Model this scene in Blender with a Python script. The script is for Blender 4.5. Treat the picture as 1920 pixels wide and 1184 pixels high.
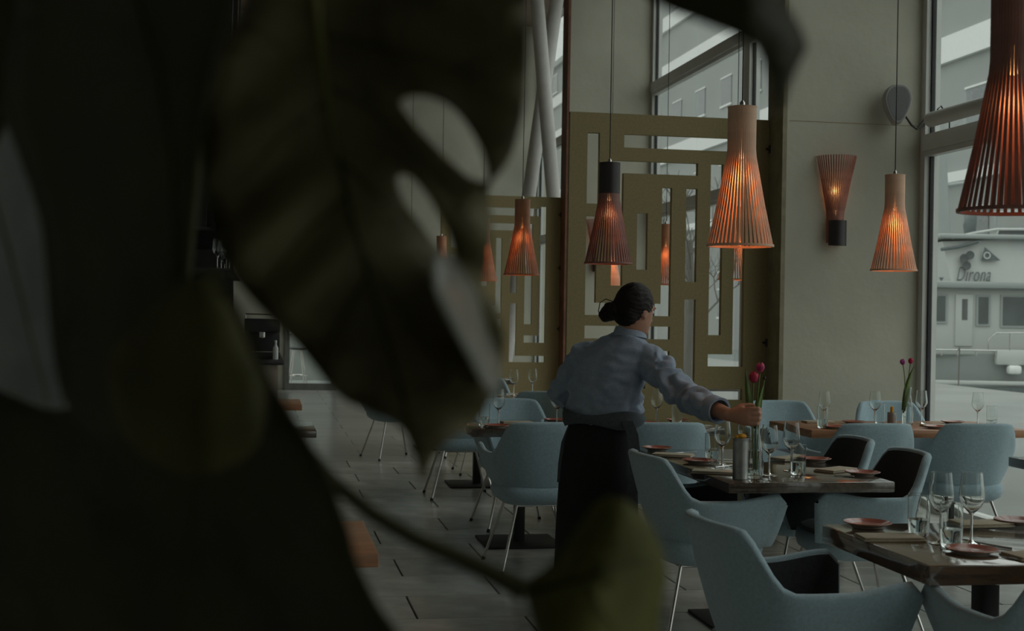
import bpy, bmesh, math, random
from mathutils import Vector, Matrix, Quaternion, noise
from mathutils.geometry import tessellate_polygon
random.seed(7)
PI = math.pi
for o in list(bpy.data.objects): bpy.data.objects.remove(o)
S = bpy.context.scene
COL = S.collection

# ------------------------------------------------------------------ camera
F = 2560.0                                   # focal length for a 1920 px wide frame
YAW = math.atan(470 / F); ROLL = 0.0165; PITCH = -0.002
CAM = Vector((0, 0, 1.45))
_f0 = Vector((math.sin(YAW), math.cos(YAW), 0)); _r0 = Vector((math.cos(YAW), -math.sin(YAW), 0)); _u0 = Vector((0, 0, 1))
CF = _f0 * math.cos(PITCH) + _u0 * math.sin(PITCH)
_u1 = _u0 * math.cos(PITCH) - _f0 * math.sin(PITCH)
CR = _r0 * math.cos(ROLL) + _u1 * math.sin(ROLL)
CU = _u1 * math.cos(ROLL) - _r0 * math.sin(ROLL)
cam_d = bpy.data.cameras.new('camera'); cam = bpy.data.objects.new('camera', cam_d); COL.objects.link(cam)
cam.matrix_world = Matrix(((CR.x, CU.x, -CF.x, CAM.x), (CR.y, CU.y, -CF.y, CAM.y), (CR.z, CU.z, -CF.z, CAM.z), (0, 0, 0, 1)))
cam_d.sensor_width = 36; cam_d.lens = 36 * F / 1920; cam_d.clip_start = .05; cam_d.clip_end = 500
cam_d.dof.use_dof = True; cam_d.dof.focus_distance = 6.6; cam_d.dof.aperture_fstop = 5.6
S.camera = cam

# ------------------------------------------------------------------ overcast sky
W = bpy.data.worlds.new('overcast_sky'); S.world = W; W.use_nodes = True
nt = W.node_tree; nt.nodes.clear()
n_tc = nt.nodes.new('ShaderNodeTexCoord'); n_sep = nt.nodes.new('ShaderNodeSeparateXYZ')
n_mr = nt.nodes.new('ShaderNodeMapRange'); n_bg = nt.nodes.new('ShaderNodeBackground'); n_out = nt.nodes.new('ShaderNodeOutputWorld')
n_mr.inputs['From Min'].default_value = 0; n_mr.inputs['From Max'].default_value = 1
n_mr.inputs['To Min'].default_value = 1.0; n_mr.inputs['To Max'].default_value = 3.0      # CIE overcast: zenith three times the horizon
nt.links.new(n_tc.outputs['Generated'], n_sep.inputs[0]); nt.links.new(n_sep.outputs['Z'], n_mr.inputs['Value'])
nt.links.new(n_mr.outputs[0], n_bg.inputs['Strength']); n_bg.inputs['Color'].default_value = (.985, 1.0, .965, 1)
nt.links.new(n_bg.outputs[0], n_out.inputs[0])
S.view_settings.view_transform = 'Standard'; S.view_settings.look = 'None'; S.view_settings.gamma = 1
S.view_settings.use_curve_mapping = False
S.view_settings.exposure = -0.65

# ------------------------------------------------------------------ helpers
def ray(x, y): return CF + CR * ((x - 960) / F) + CU * ((592 - y) / F)
def at(x, y, d): return CAM + ray(x, y) * d                          # point at a given distance along the view
def onz(x, y, z): d = ray(x, y); return CAM + d * ((z - CAM.z) / d.z)
def ony(x, y, Y): d = ray(x, y); return CAM + d * (Y / d.y)

def rgb(*c): return (c[0], c[1], c[2], 1)
MATS = {}
def mat(name, col, rough=.6, metal=0, noise_amt=.15, scale=8, bump=0, bscale=40, spec=.5, stretch=None, emis=None, estr=0, sheen=0, trans=0, objrand=0, coat=0, cior=1.6):
    if name in MATS: return MATS[name]
    m = bpy.data.materials.new(name); m.use_nodes = True; MATS[name] = m
    t = m.node_tree; b = t.nodes['Principled BSDF']
    b.inputs['Roughness'].default_value = rough; b.inputs['Metallic'].default_value = metal
    b.inputs['Specular IOR Level'].default_value = spec
    if coat: b.inputs['Coat Weight'].default_value = coat; b.inputs['Coat IOR'].default_value = cior; b.inputs['Coat Roughness'].default_value = .06
    if sheen: b.inputs['Sheen Weight'].default_value = sheen; b.inputs['Sheen Roughness'].default_value = .5
    tc = t.nodes.new('ShaderNodeTexCoord'); mp = t.nodes.new('ShaderNodeMapping')
    t.links.new(tc.outputs['Object'], mp.inputs[0])
    if stretch: mp.inputs['Scale'].default_value = stretch
    nz = t.nodes.new('ShaderNodeTexNoise'); nz.inputs['Scale'].default_value = scale; nz.inputs['Detail'].default_value = 5
    t.links.new(mp.outputs[0], nz.inputs['Vector'])
    rp = t.nodes.new('ShaderNodeValToRGB'); rp.color_ramp.elements[0].position = .3; rp.color_ramp.elements[1].position = .7
    rp.color_ramp.elements[0].color = rgb(*[c * (1 - noise_amt) for c in col]); rp.color_ramp.elements[1].color = rgb(*[min(1, c * (1 + noise_amt)) for c in col])
    t.links.new(nz.outputs['Fac'], rp.inputs[0])
    out = rp.outputs[0]
    if objrand:
        oi = t.nodes.new('ShaderNodeObjectInfo'); mr = t.nodes.new('ShaderNodeMapRange'); mx = t.nodes.new('ShaderNodeMix'); mx.data_type = 'RGBA'; mx.blend_type = 'MULTIPLY'
        mr.inputs['To Min'].default_value = 1 - objrand; mr.inputs['To Max'].default_value = 1 + objrand
        t.links.new(oi.outputs['Random'], mr.inputs[0]); mx.inputs[0].default_value = 1
        t.links.new(out, mx.inputs[6]); t.links.new(mr.outputs[0], mx.inputs[7]); out = mx.outputs[2]
    t.links.new(out, b.inputs['Base Color'])
    if bump:
        n2 = t.nodes.new('ShaderNodeTexNoise'); n2.inputs['Scale'].default_value = bscale; n2.inputs['Detail'].default_value = 4
        t.links.new(mp.outputs[0], n2.inputs['Vector'])
        bp = t.nodes.new('ShaderNodeBump'); bp.inputs['Strength'].default_value = bump; bp.inputs['Distance'].default_value = .01
        t.links.new(n2.outputs['Fac'], bp.inputs['Height']); t.links.new(bp.outputs[0], b.inputs['Normal'])
    if emis: b.inputs['Emission Color'].default_value = rgb(*emis); b.inputs['Emission Strength'].default_value = estr
    if trans:
        tr = t.nodes.new('ShaderNodeBsdfTranslucent'); mx = t.nodes.new('ShaderNodeMixShader'); mx.inputs[0].default_value = trans
        t.links.new(out, tr.inputs[0]); t.links.new(b.outputs[0], mx.inputs[1]); t.links.new(tr.outputs[0], mx.inputs[2])
        t.links.new(mx.outputs[0], t.nodes['Material Output'].inputs[0])
    return m
def glass_mat(name, tint, lo, hi, rough=.02, power=3.0):              # thin glass: clear straight on, mirror-like at grazing angles
    m = bpy.data.materials.new(name); m.use_nodes = True; MATS[name] = m
    t = m.node_tree; t.nodes.clear()
    o = t.nodes.new('ShaderNodeOutputMaterial'); mx = t.nodes.new('ShaderNodeMixShader')
    tr = t.nodes.new('ShaderNodeBsdfTransparent'); gl = t.nodes.new('ShaderNodeBsdfGlossy'); lw = t.nodes.new('ShaderNodeLayerWeight')
    pw = t.nodes.new('ShaderNodeMath'); pw.operation = 'POWER'; pw.inputs[1].default_value = power
    mr = t.nodes.new('ShaderNodeMapRange'); mr.inputs['To Min'].default_value = lo; mr.inputs['To Max'].default_value = hi
    lw.inputs['Blend'].default_value = .5
    nz = t.nodes.new('ShaderNodeTexNoise'); nz.inputs['Scale'].default_value = 3; rm = t.nodes.new('ShaderNodeMapRange')
    rm.inputs['To Min'].default_value = rough; rm.inputs['To Max'].default_value = rough * 1.6
    t.links.new(nz.outputs['Fac'], rm.inputs[0]); t.links.new(rm.outputs[0], gl.inputs['Roughness'])
    t.links.new(lw.outputs['Facing'], pw.inputs[0]); t.links.new(pw.outputs[0], mr.inputs[0]); t.links.new(mr.outputs[0], mx.inputs[0])
    tr.inputs[0].default_value = rgb(*tint); gl.inputs['Color'].default_value = (1, 1, 1, 1)
    t.links.new(tr.outputs[0], mx.inputs[1]); t.links.new(gl.outputs[0], mx.inputs[2]); t.links.new(mx.outputs[0], o.inputs[0])
    return m

class MB:
    def __init__(s): s.v = []; s.f = []
    def add(s, vs, fs):
        k = len(s.v); s.v += [tuple(v) for v in vs]; s.f += [tuple(i + k for i in f) for f in fs]; return s
    def box(s, a, b, M=None):
        x0, y0, z0 = a; x1, y1, z1 = b
        vs = [Vector(p) for p in ((x0,y0,z0),(x1,y0,z0),(x1,y1,z0),(x0,y1,z0),(x0,y0,z1),(x1,y0,z1),(x1,y1,z1),(x0,y1,z1))]
        if M: vs = [M @ v for v in vs]
        return s.add(vs, [(0,3,2,1),(4,5,6,7),(0,1,5,4),(1,2,6,5),(2,3,7,6),(3,0,4,7)])
    def rbox(s, a, b, r, seg=2, M=None):
        bm = bmesh.new(); bmesh.ops.create_cube(bm, size=1)
        for v in bm.verts: v.co = Vector([(a[i] + b[i]) / 2 + v.co[i] * (b[i] - a[i]) for i in range(3)])
        bmesh.ops.bevel(bm, geom=bm.edges[:], offset=r, segments=seg, profile=.5, affect='EDGES')
        bm.verts.index_update()
        vs = [v.co.copy() for v in bm.verts]
        if M: vs = [M @ v for v in vs]
        s.add(vs, [[v.index for v in f.verts] for f in bm.faces]); bm.free(); return s
    def tube(s, pts, rad, seg=8, cap=True, flat=None):
        pts = [Vector(p) for p in pts]; n = len(pts)
        if not hasattr(rad, '__len__'): rad = [rad] * n
        T = [(pts[min(i+1, n-1)] - pts[max(i-1, 0)]).normalized() for i in range(n)]
        up = Vector((0,0,1)) if abs(T[0].z) < .9 else Vector((1,0,0))
        N = (up - T[0] * up.dot(T[0])).normalized(); vs = []
        for i in range(n):
            N = (N - T[i] * N.dot(T[i])).normalized(); B = T[i].cross(N)
            for k in range(seg):
                a = 2 * PI * k / seg
                vs.append(pts[i] + (N * math.cos(a) + B * math.sin(a) * (flat or 1)) * rad[i])
        fs = [(i*seg+k, i*seg+(k+1)%seg, (i+1)*seg+(k+1)%seg, (i+1)*seg+k) for i in range(n-1) for k in range(seg)]
        if cap: fs += [tuple(range(seg))[::-1], tuple(range((n-1)*seg, n*seg))]
        return s.add(vs, fs)
    def lathe(s, prof, seg=24, M=None, close=False):
        vs = []; n = len(prof)
        for r, z in prof:
            for k in range(seg):
                a = 2*PI*k/seg; p = Vector((r*math.cos(a), r*math.sin(a), z)); vs.append(M @ p if M else p)
        fs = [(i*seg+k, i*seg+(k+1)%seg, (i+1)*seg+(k+1)%seg, (i+1)*seg+k) for i in range(n-1) for k in range(seg)]
        if close: fs += [tuple(range(seg))[::-1], tuple(range((n-1)*seg, n*seg))]
        return s.add(vs, fs)
    def loft(s, secs, seg=20, power=2.0):                            # secs: (centre, axis_a, axis_b) ellipses, closed at both ends
        vs = []
        for c, A, B in secs:
            for k in range(seg):
                a = 2*PI*k/seg; ca, sa = math.cos(a), math.sin(a)
                ca = math.copysign(abs(ca)**(2/power), ca); sa = math.copysign(abs(sa)**(2/power), sa)
                vs.append(Vector(c) + Vector(A)*ca + Vector(B)*sa)
        n = len(secs)
        fs = [(i*seg+k, i*seg+(k+1)%seg, (i+1)*seg+(k+1)%seg, (i+1)*seg+k) for i in range(n-1) for k in range(seg)]
        fs += [tuple(range(seg))[::-1], tuple(range((n-1)*seg, n*seg))]
        return s.add(vs, fs)
    def ball(s, c, r, M=None, nu=14, nv=10):
        c = Vector(c); rr = r if hasattr(r, '__len__') else (r, r, r); vs = []
        for j in range(nv + 1):
            th = PI * j / nv
            for k in range(nu):
                a = 2*PI*k/nu; p = Vector((rr[0]*math.sin(th)*math.cos(a), rr[1]*math.sin(th)*math.sin(a), -rr[2]*math.cos(th)))
                vs.append(c + (M @ p if M else p))
        return s.add(vs, [(j*nu+k, j*nu+(k+1)%nu, (j+1)*nu+(k+1)%nu, (j+1)*nu+k) for j in range(nv) for k in range(nu)])
    def mesh(s, name, m=None, smooth=True, ang=38):
        me = bpy.data.meshes.new(name); me.from_pydata(s.v, [], s.f); me.validate(); me.update()
        bm = bmesh.new(); bm.from_mesh(me); bmesh.ops.remove_doubles(bm, verts=bm.verts[:], dist=1e-6); bmesh.ops.recalc_face_normals(bm, faces=bm.faces[:]); bm.to_mesh(me); bm.free()
        if m: me.materials.append(m)
        if smooth:
            me.polygons.foreach_set('use_smooth', [True] * len(me.polygons)); me.set_sharp_from_angle(angle=math.radians(ang))
        return me
def obj(name, me, parent=None, loc=None, rot=None):
    if isinstance(me, MB): raise TypeError
    o = bpy.data.objects.new(name, me); COL.objects.link(o)
    if parent: o.parent = parent
    if loc is not None: o.location = loc
    if rot is not None: o.rotation_euler = rot
    return o
def put(name, mb, m, parent=None, loc=None, rot=None, **k): return obj(name, mb.mesh(name, m, **k), parent, loc, rot)
def tag(o, label, cat, group=None):
    o['label'] = label; o['category'] = cat
    if group: o['group'] = group
    return o
def thing(name, label, cat, loc=(0,0,0), rz=0, group=None):
    o = obj(name, None, None, loc, (0, 0, rz)); o.empty_display_size = .05
    return tag(o, label, cat, group)
def struct(o, label=None, cat=None):
    o['kind'] = 'structure'
    if label: o['label'] = label
    if cat: o['category'] = cat
    return o
def dup(root, loc, rz=0, label=None, group=None, scale=None):
    r = root.copy(); COL.objects.link(r); r.location = loc; r.rotation_euler = (0, 0, rz)
    if label: r['label'] = label
    if group: r['group'] = group
    if scale: r.scale = scale
    for ch in root.children:
        c = ch.copy(); COL.objects.link(c); c.parent = r
        for g in ch.children:
            d = g.copy(); COL.objects.link(d); d.parent = c
    return r
def smoothstep(a, b, x): t = max(0, min(1, (x - a) / (b - a))); return t*t*(3 - 2*t)

# ------------------------------------------------------------------ materials
concrete = mat('pale_concrete', (.50, .485, .40), .85, noise_amt=.10, scale=1.6, bump=.25, bscale=18)
plaster_dark = mat('dark_plaster', (.40, .39, .35), .9, noise_amt=.2, scale=2, bump=.2)
ceil_m = mat('brown_ceiling_boards', (.26, .18, .13), .6, noise_amt=.3, scale=3, stretch=(1, 14, 1))
olive = mat('olive_lacquer', (.335, .272, .135), .75, noise_amt=.10, scale=60, bump=.05, bscale=200)
olive_dk = mat('olive_steel', (.27, .24, .15), .6, noise_amt=.2, scale=10)
rust = mat('oxide_red_steel', (.20, .085, .05), .6, noise_amt=.3, scale=5)
alu = mat('window_aluminium', (.62, .63, .60), .4, metal=0, noise_amt=.05, scale=5)
gasket = mat('black_gasket', (.02, .022, .022), .6)
tile_m = mat('slate_floor_tile', (.43, .43, .40), .22, noise_amt=.22, scale=4, bump=.10, bscale=14, objrand=.16)
grout_m = mat('dark_grout', (.06, .06, .055), .9)
pane_m = glass_mat('window_glass', (.93, .965, .955), .03, .55, .01, 4)
def real_glass(name, col, rough=.0, ior=1.45):
    m = bpy.data.materials.new(name); m.use_nodes = True; t = m.node_tree; t.nodes.clear()
    o = t.nodes.new('ShaderNodeOutputMaterial'); g = t.nodes.new('ShaderNodeBsdfGlass'); g.inputs['Color'].default_value = rgb(*col); g.inputs['IOR'].default_value = ior
    nz = t.nodes.new('ShaderNodeTexNoise'); nz.inputs['Scale'].default_value = 30; mr = t.nodes.new('ShaderNodeMapRange'); mr.inputs['To Max'].default_value = .02
    t.links.new(nz.outputs['Fac'], mr.inputs[0]); t.links.new(mr.outputs[0], g.inputs['Roughness']); t.links.new(g.outputs[0], o.inputs[0]); return m
glass_m = real_glass('drinking_glass', (.98, .99, .985))
stem_m = real_glass('glass_stem', (.97, .98, .98))
water_m = real_glass('water', (.97, .99, .985), ior=1.33)
blue = mat('blue_wool', (.36, .49, .55), .92, noise_amt=.10, scale=90, bump=.35, bscale=420, sheen=.35)
char = mat('charcoal_wool', (.035, .038, .043), .95, noise_amt=.2, scale=80, bump=.3, bscale=380, sheen=.2)
chrome = mat('chrome_tube', (.62, .60, .58), .22, metal=1, noise_amt=.05)
rubber = mat('black_rubber', (.015, .015, .015), .8)
door_m = mat('grey_door_steel', (.20, .20, .185), .5)
iron = mat('black_iron', (.028, .027, .026), .5, metal=.3, noise_amt=.2)
table_dk = mat('dark_oiled_wood', (.075, .055, .04), .10, noise_amt=.35, scale=5, stretch=(14, 1, 14), coat=1, bump=.02)
table_br = mat('brown_rough_wood', (.17, .105, .06), .10, spec=1.0, noise_amt=.45, scale=4, stretch=(1.5, 12, 12), coat=1, cior=2.3, bump=.03, bscale=14)
table_or = mat('orange_oiled_wood', (.36, .17, .085), .35, noise_amt=.3, scale=4, stretch=(1.5, 12, 12))
birch = mat('birch_slat', (.82, .52, .35), .5, noise_amt=.12, scale=20, trans=.06)
cherry = mat('cherry_slat', (.58, .27, .15), .5, noise_amt=.12, scale=20, trans=.08)
ebony = mat('black_stained_slat', (.27, .115, .09), .45, noise_amt=.2, scale=20, trans=.04)
sconce_m = mat('red_stained_slat', (.42, .17, .12), .45, noise_amt=.2, scale=20, trans=.08)
black_band = mat('black_stained_wood', (.03, .024, .024), .4, noise_amt=.2)
bulb_m = mat('warm_bulb', (1, .8, .6), .5, emis=(1, .45, .16), estr=5)
cord_m = mat('black_cord', (.03, .03, .03), .6)
plate_m = mat('terracotta_glaze', (.34, .085, .055), .25, noise_amt=.2, scale=12, coat=.4)
clay_m = mat('pale_clay', (.42, .36, .30), .5, noise_amt=.1)
linen = mat('beige_linen', (.50, .44, .33), .9, noise_amt=.10, scale=120, bump=.2, bscale=300)
steel = mat('cutlery_steel', (.55, .55, .54), .22, metal=1, noise_amt=.05)
tin_m = mat('ribbed_tin', (.40, .40, .39), .38, metal=.9, noise_amt=.2, scale=20)
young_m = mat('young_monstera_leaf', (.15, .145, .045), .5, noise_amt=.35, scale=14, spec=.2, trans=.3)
lit_leaf_m = mat('lit_olive_leaf', (.15, .13, .065), .5, noise_amt=.4, scale=14, spec=.25, trans=.25)  # lit copy of the leaf green, daylight put into the colour
sheen_leaf_m = mat('sheen_leaf_lobe', (.17, .165, .13), .35, noise_amt=.3, scale=14, spec=.6, trans=.2)  # same leaf, its window sheen put into a lighter colour
grey_leaf_m = mat('grey_sheen_leaf', (.075, .082, .066), .45, noise_amt=.4, scale=14, spec=.3, trans=.2)  # grey gloss put into the leaf colour
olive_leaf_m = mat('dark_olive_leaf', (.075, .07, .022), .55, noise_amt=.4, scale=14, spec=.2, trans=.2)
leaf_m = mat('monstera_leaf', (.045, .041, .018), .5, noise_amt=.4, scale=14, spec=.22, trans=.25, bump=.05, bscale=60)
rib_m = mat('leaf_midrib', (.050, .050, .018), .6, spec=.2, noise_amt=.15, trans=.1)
tstem_m = mat('tulip_green', (.17, .26, .07), .5, noise_amt=.2, scale=30, trans=.25)
pink_m = mat('magenta_petal', (.62, .07, .22), .5, noise_amt=.2, scale=50, trans=.25)
red_m = mat('crimson_petal', (.55, .035, .10), .5, noise_amt=.2, scale=50, trans=.25)
purple_m = mat('purple_petal', (.45, .07, .30), .5, noise_amt=.2, scale=50, trans=.25)
bud_m = mat('dark_bud', (.03, .03, .02), .6)
yellow_m = mat('yellow_petal', (.75, .38, .02), .5, noise_amt=.2, scale=50, trans=.2)
skin_m = mat('skin', (.45, .23, .15), .5, noise_amt=.08, scale=25, bump=.04)
hair_m = mat('black_hair', (.012, .008, .007), .5, spec=.25, noise_amt=.35, scale=14, stretch=(1, 1, 5), bump=.6, bscale=60)
shirt_m = mat('blue_chambray', (.285, .355, .46), .85, noise_amt=.09, scale=130, bump=.25, bscale=260, sheen=.15)
apron_m = mat('black_apron', (.010, .010, .011), .9, noise_amt=.2, scale=60, bump=.2)
sash_m = mat('grey_sash', (.075, .09, .10), .9, noise_amt=.15, scale=80, bump=.2)
spk_m = mat('grey_speaker', (.36, .36, .36), .5, noise_amt=.06)
spk_f = mat('speaker_cloth', (.22, .22, .225), .9, noise_amt=.1, scale=200)
white_m = mat('white_paint', (.72, .73, .71), .5, noise_amt=.04)
boat_w = mat('white_gelcoat', (.45, .465, .45), .4, noise_amt=.04, scale=.6)
boat_g = mat('grey_gelcoat', (.29, .315, .305), .45, noise_amt=.05, scale=.6)
boat_d = mat('dark_boot_stripe', (.09, .11, .11), .5)
boat_win = mat('dark_boat_glass', (.07, .085, .085), .12, noise_amt=.3, scale=1.2)
quay_m = mat('quay_concrete', (.20, .21, .20), .85, noise_amt=.12, scale=.5)
sea_m = mat('harbour_water', (.16, .19, .185), .15, noise_amt=.1, scale=.3, bump=.4, bscale=2)
house_m = mat('pale_render', (.30, .315, .305), .9, noise_amt=.05, scale=.2)
house_w = mat('far_window_glass', (.16, .175, .175), .2, noise_amt=.2)
bark_m = mat('grey_bark', (.10, .095, .085), .9)
espresso = mat('black_enamel', (.03, .032, .032), .35)
pot_m = mat('grey_planter', (.12, .12, .12), .8)
soil_m = mat('soil', (.03, .02, .012), .95)
bottle_m = mat('dark_bottle_glass', (.02, .03, .022), .1)
shoe_m = mat('black_leather', (.012, .012, .012), .4)
white_tube = mat('white_brace_cloth', (.62, .60, .57), .8, noise_amt=.05)

# ------------------------------------------------------------------ the room
XF = 5.0                          # glazed facade plane
Y1, Y2, Y3 = 9.8, 17.3, 24.8      # piers along the facade
YB = -5.2
PX0 = 3.89; PT = .30              # inner edge and thickness of each pier
HC = 6.75                         # ceiling
LX = -3.0
fl = obj('floor', MB().box((LX, YB, -.06), (XF + .15, Y3 + .2, -.012)).mesh('floor', grout_m)); struct(fl)
tm = MB().rbox((.004, .004, -.03), (.996, .516, 0), .003, 1).mesh('tile', tile_m, ang=20)
row = 0; y = 1.2
tile_cache = {}
while y < 13.1:
    off = (.79 + (0 if row % 2 == 0 else .48) + random.uniform(-.05, .05)) % 1.0
    x = LX - 1 + off
    while x < XF:
        a, b = max(x, LX), min(x + 1, XF)
        if b - a > .03:
            if b - a > .999: me = tm
            else: me = MB().rbox((.004, .004, -.03), (b - a - .004, .516, 0), .003, 1).mesh('tile', tile_m, ang=20)
            obj('tile', me, fl, (a, y, 0))
        x += 1
    row += 1; y += .52
YFAR = y
# far floor, tiles too small to tell apart
fm = bpy.data.materials.new('far_slate_tiles'); fm.use_nodes = True; t = fm.node_tree; b = t.nodes['Principled BSDF']
br = t.nodes.new('ShaderNodeTexBrick'); tc = t.nodes.new('ShaderNodeTexCoord'); t.links.new(tc.outputs['Object'], br.inputs['Vector'])
br.inputs['Scale'].default_value = 1; br.inputs['Brick Width'].default_value = 1; br.inputs['Row Height'].default_value = .52; br.inputs['Mortar Size'].default_value = .004
br.inputs['Color1'].default_value = rgb(.40, .40, .375); br.inputs['Color2'].default_value = rgb(.46, .46, .43); br.inputs['Mortar'].default_value = rgb(.07, .07, .065)
t.links.new(br.outputs[0], b.inputs['Base Color']); b.inputs['Roughness'].default_value = .22
far = put('far_tiles', MB().box((LX, 0, -.03), (XF, Y3 + .1 - YFAR, 0)), fm, fl, (0, YFAR, 0)); far['kind'] = 'stuff'
near = put('near_tiles', MB().box((LX, YB, -.03), (XF, 1.2, 0)), fm, fl); near['kind'] = 'stuff'

struct(put('ceiling', MB().box((LX, YB, HC), (XF + .2, Y3 + .2, HC + .15)), ceil_m))
struct(put('wall_left', MB().box((LX - .2, YB, 0), (LX, Y3 + .2, HC)), plaster_dark))
struct(put('wall_front', MB().box((LX, YB - .2, 0), (XF + .2, YB, HC)), plaster_dark))
# back wall with a glazed door opening and a high window
wb = MB(); wy0, wy1 = Y3, Y3 + .2
DX0, DX1, DZ = .42, 1.36, 2.25
HX0, HX1, HZ0, HZ1 = 4.15, 4.95, 3.0, 6.3
wb.box((LX, wy0, 0), (DX0, wy1, HC)); wb.box((DX0, wy0, DZ), (DX1, wy1, HC)); wb.box((DX1, wy0, 0), (XF + .2, wy1, HC))
struct(put('wall_back', wb, concrete))
back_room = put('wall_back_room', MB().box((-.6, Y3 + 3.6, 0), (2.6, Y3 + 3.7, 3)).box((-.6, Y3 + .2, -.06), (2.6, Y3 + 3.7, -.005)), boat_g); struct(back_room)
d = put('door_1', MB().box((DX0, wy0 - .03, 0), (DX0 + .09, wy1, DZ)).box((DX1 - .09, wy0 - .03, 0), (DX1, wy1, DZ)).box((DX0 + .09, wy0 - .03, 0), (DX1 - .09, wy1, .12)).box((DX0 + .09, wy0 - .03, DZ - .1), (DX1 - .09, wy1, DZ)), door_m); struct(d)
put('pane', MB().box((DX0 + .09, wy0 + .06, .12), (DX1 - .09, wy0 + .07, DZ - .1)), pane_m, d)
put('door_handle', MB().tube([(DX0 + .13, wy0 - .08, .95), (DX0 + .13, wy0 - .08, 1.35)], .012).tube([(DX0 + .13, wy0 - .08, 1.0), (DX0 + .07, wy0, 1.0)], .008).tube([(DX0 + .13, wy0 - .08, 1.3), (DX0 + .07, wy0, 1.3)], .008), chrome, d)

# piers, their steel posts, the facade glazing
for i, py in enumerate((YB, 2.3, Y1, Y2)):
    p = struct(put('wall_pier_%d' % (i + 1), MB().box((PX0, py, 0), (XF + .12, py + PT, HC)), concrete))
    put('steel_post', MB().box((PX0 - .035, py - .012, 0), (PX0 - .001, py + PT, HC)), rust if i == 3 else olive_dk, p)
    if i == 2:
        put('formwork_joint', MB().box((PX0 + .02, py - .002, 2.94), (XF - .03, py, 2.944)), olive, p)
bays = [(YB + PT, 2.3), (2.3 + PT, Y1), (Y1 + PT, Y2), (Y2 + PT, Y3)]
TZ = (2.80, 4.42)
for i, (b0, b1) in enumerate(bays):
    w = MB(); fw = .075
    w.box((XF - .02, b0, 0), (XF + .10, b0 + fw, HC)); w.box((XF - .02, b1 - fw, 0), (XF + .10, b1, HC))
    w.box((XF - .02, b0, 0), (XF + .10, b1, .07)); w.box((XF - .02, b0, HC - .08), (XF + .10, b1, HC))
    win = struct(put('window_%d' % (i + 1), w, alu))
    mid = (b0 + b1) / 2
    put('mullion', MB().box((XF - .02, mid - .09, .07), (XF + .10, mid + .09, HC - .08)), alu, win)
    put('gasket', MB().box((XF + .02, b1 - fw - .02, .07), (XF + .05, b1 - fw, HC - .08)).box((XF + .02, mid + .09, .07), (XF + .05, mid + .11, HC - .08)).box((XF + .02, mid - .11, .07), (XF + .05, mid - .09, HC - .08)), gasket, win)
    for z in TZ:
        for (c0, c1) in ((b0 + fw, mid - .09), (mid + .09, b1 - fw)):
            put('transom', MB().box((XF - .05, c0, z - .06), (XF + .09, c1, z + .06)).box((XF - .02, c0, z - .10), (XF + .05, c1, z - .062)), alu, win)
    zs = [.07, TZ[0] - .10, TZ[0] + .06, TZ[1] - .10, TZ[1] + .06, HC - .08]
    for (c0, c1) in ((b0 + fw, mid - .09), (mid + .09, b1 - fw)):
        k = (c1 - c0) / 2
        for j in range(2):
            for q in (0, 2, 4):
                put('pane', MB().box((XF + .03, c0 + j * k + .003, zs[q]), (XF + .038, c0 + (j + 1) * k - .003, zs[q + 1])), pane_m, win, smooth=False)

# white crossing braces in the far bay
for k, (pa, pb) in enumerate((((1004, -30), (1042, 420)), ((1048, -30), (984, 420)))):
    a, b_ = ony(pa[0], pa[1], 20.4 + .5 * k), ony(pb[0], pb[1], 20.4 + .5 * k)
    dr = (b_ - a).normalized(); t0 = a + dr * ((HC - a.z) / dr.z); t1 = a + dr * ((0 - a.z) / dr.z)
    struct(put('trim_%d' % (k + 1), MB().tube([t0, t1], .11, 16), white_tube))

# ------------------------------------------------------------------ olive fret screens between the bays
SY = Y1 + PT - .04
def spx(x, y): q = ony(x, y, SY); return q.x, q.z
P_L = spx(1063, 600)[0]; P_R = PX0 - .036; P_T = spx(1250, 217)[1]
slots = []
def slot(x0, y0, x1, y1):
    cx, cy = (x0 + x1) / 2, (y0 + y1) / 2
    slots.append((spx(x0, cy)[0], spx(x1, cy)[0], spx(cx, y1)[1], spx(cx, y0)[1]))
slot(1103, 249, 1124, 382)
slot(1098, 405, 1118, 591); slot(1098, 569, 1259, 591); slot(1240, 350, 1260, 591)
slot(1194, 400, 1214, 506)
slot(1150, 301, 1310, 327); slot(1147, 301, 1168, 536)
slot(1171, 254, 1396, 281); slot(1376, 254, 1396, 687); slot(1327, 665, 1393, 688)
slot(1332, 308, 1354, 629)
slot(1287, 354, 1308, 529); slot(1282, 562, 1303, 750); slot(1282, 730, 1390, 750)
slot(1097, 612, 1256, 636); slot(1097, 658, 1255, 681); slot(1097, 704, 1212, 726)
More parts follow.
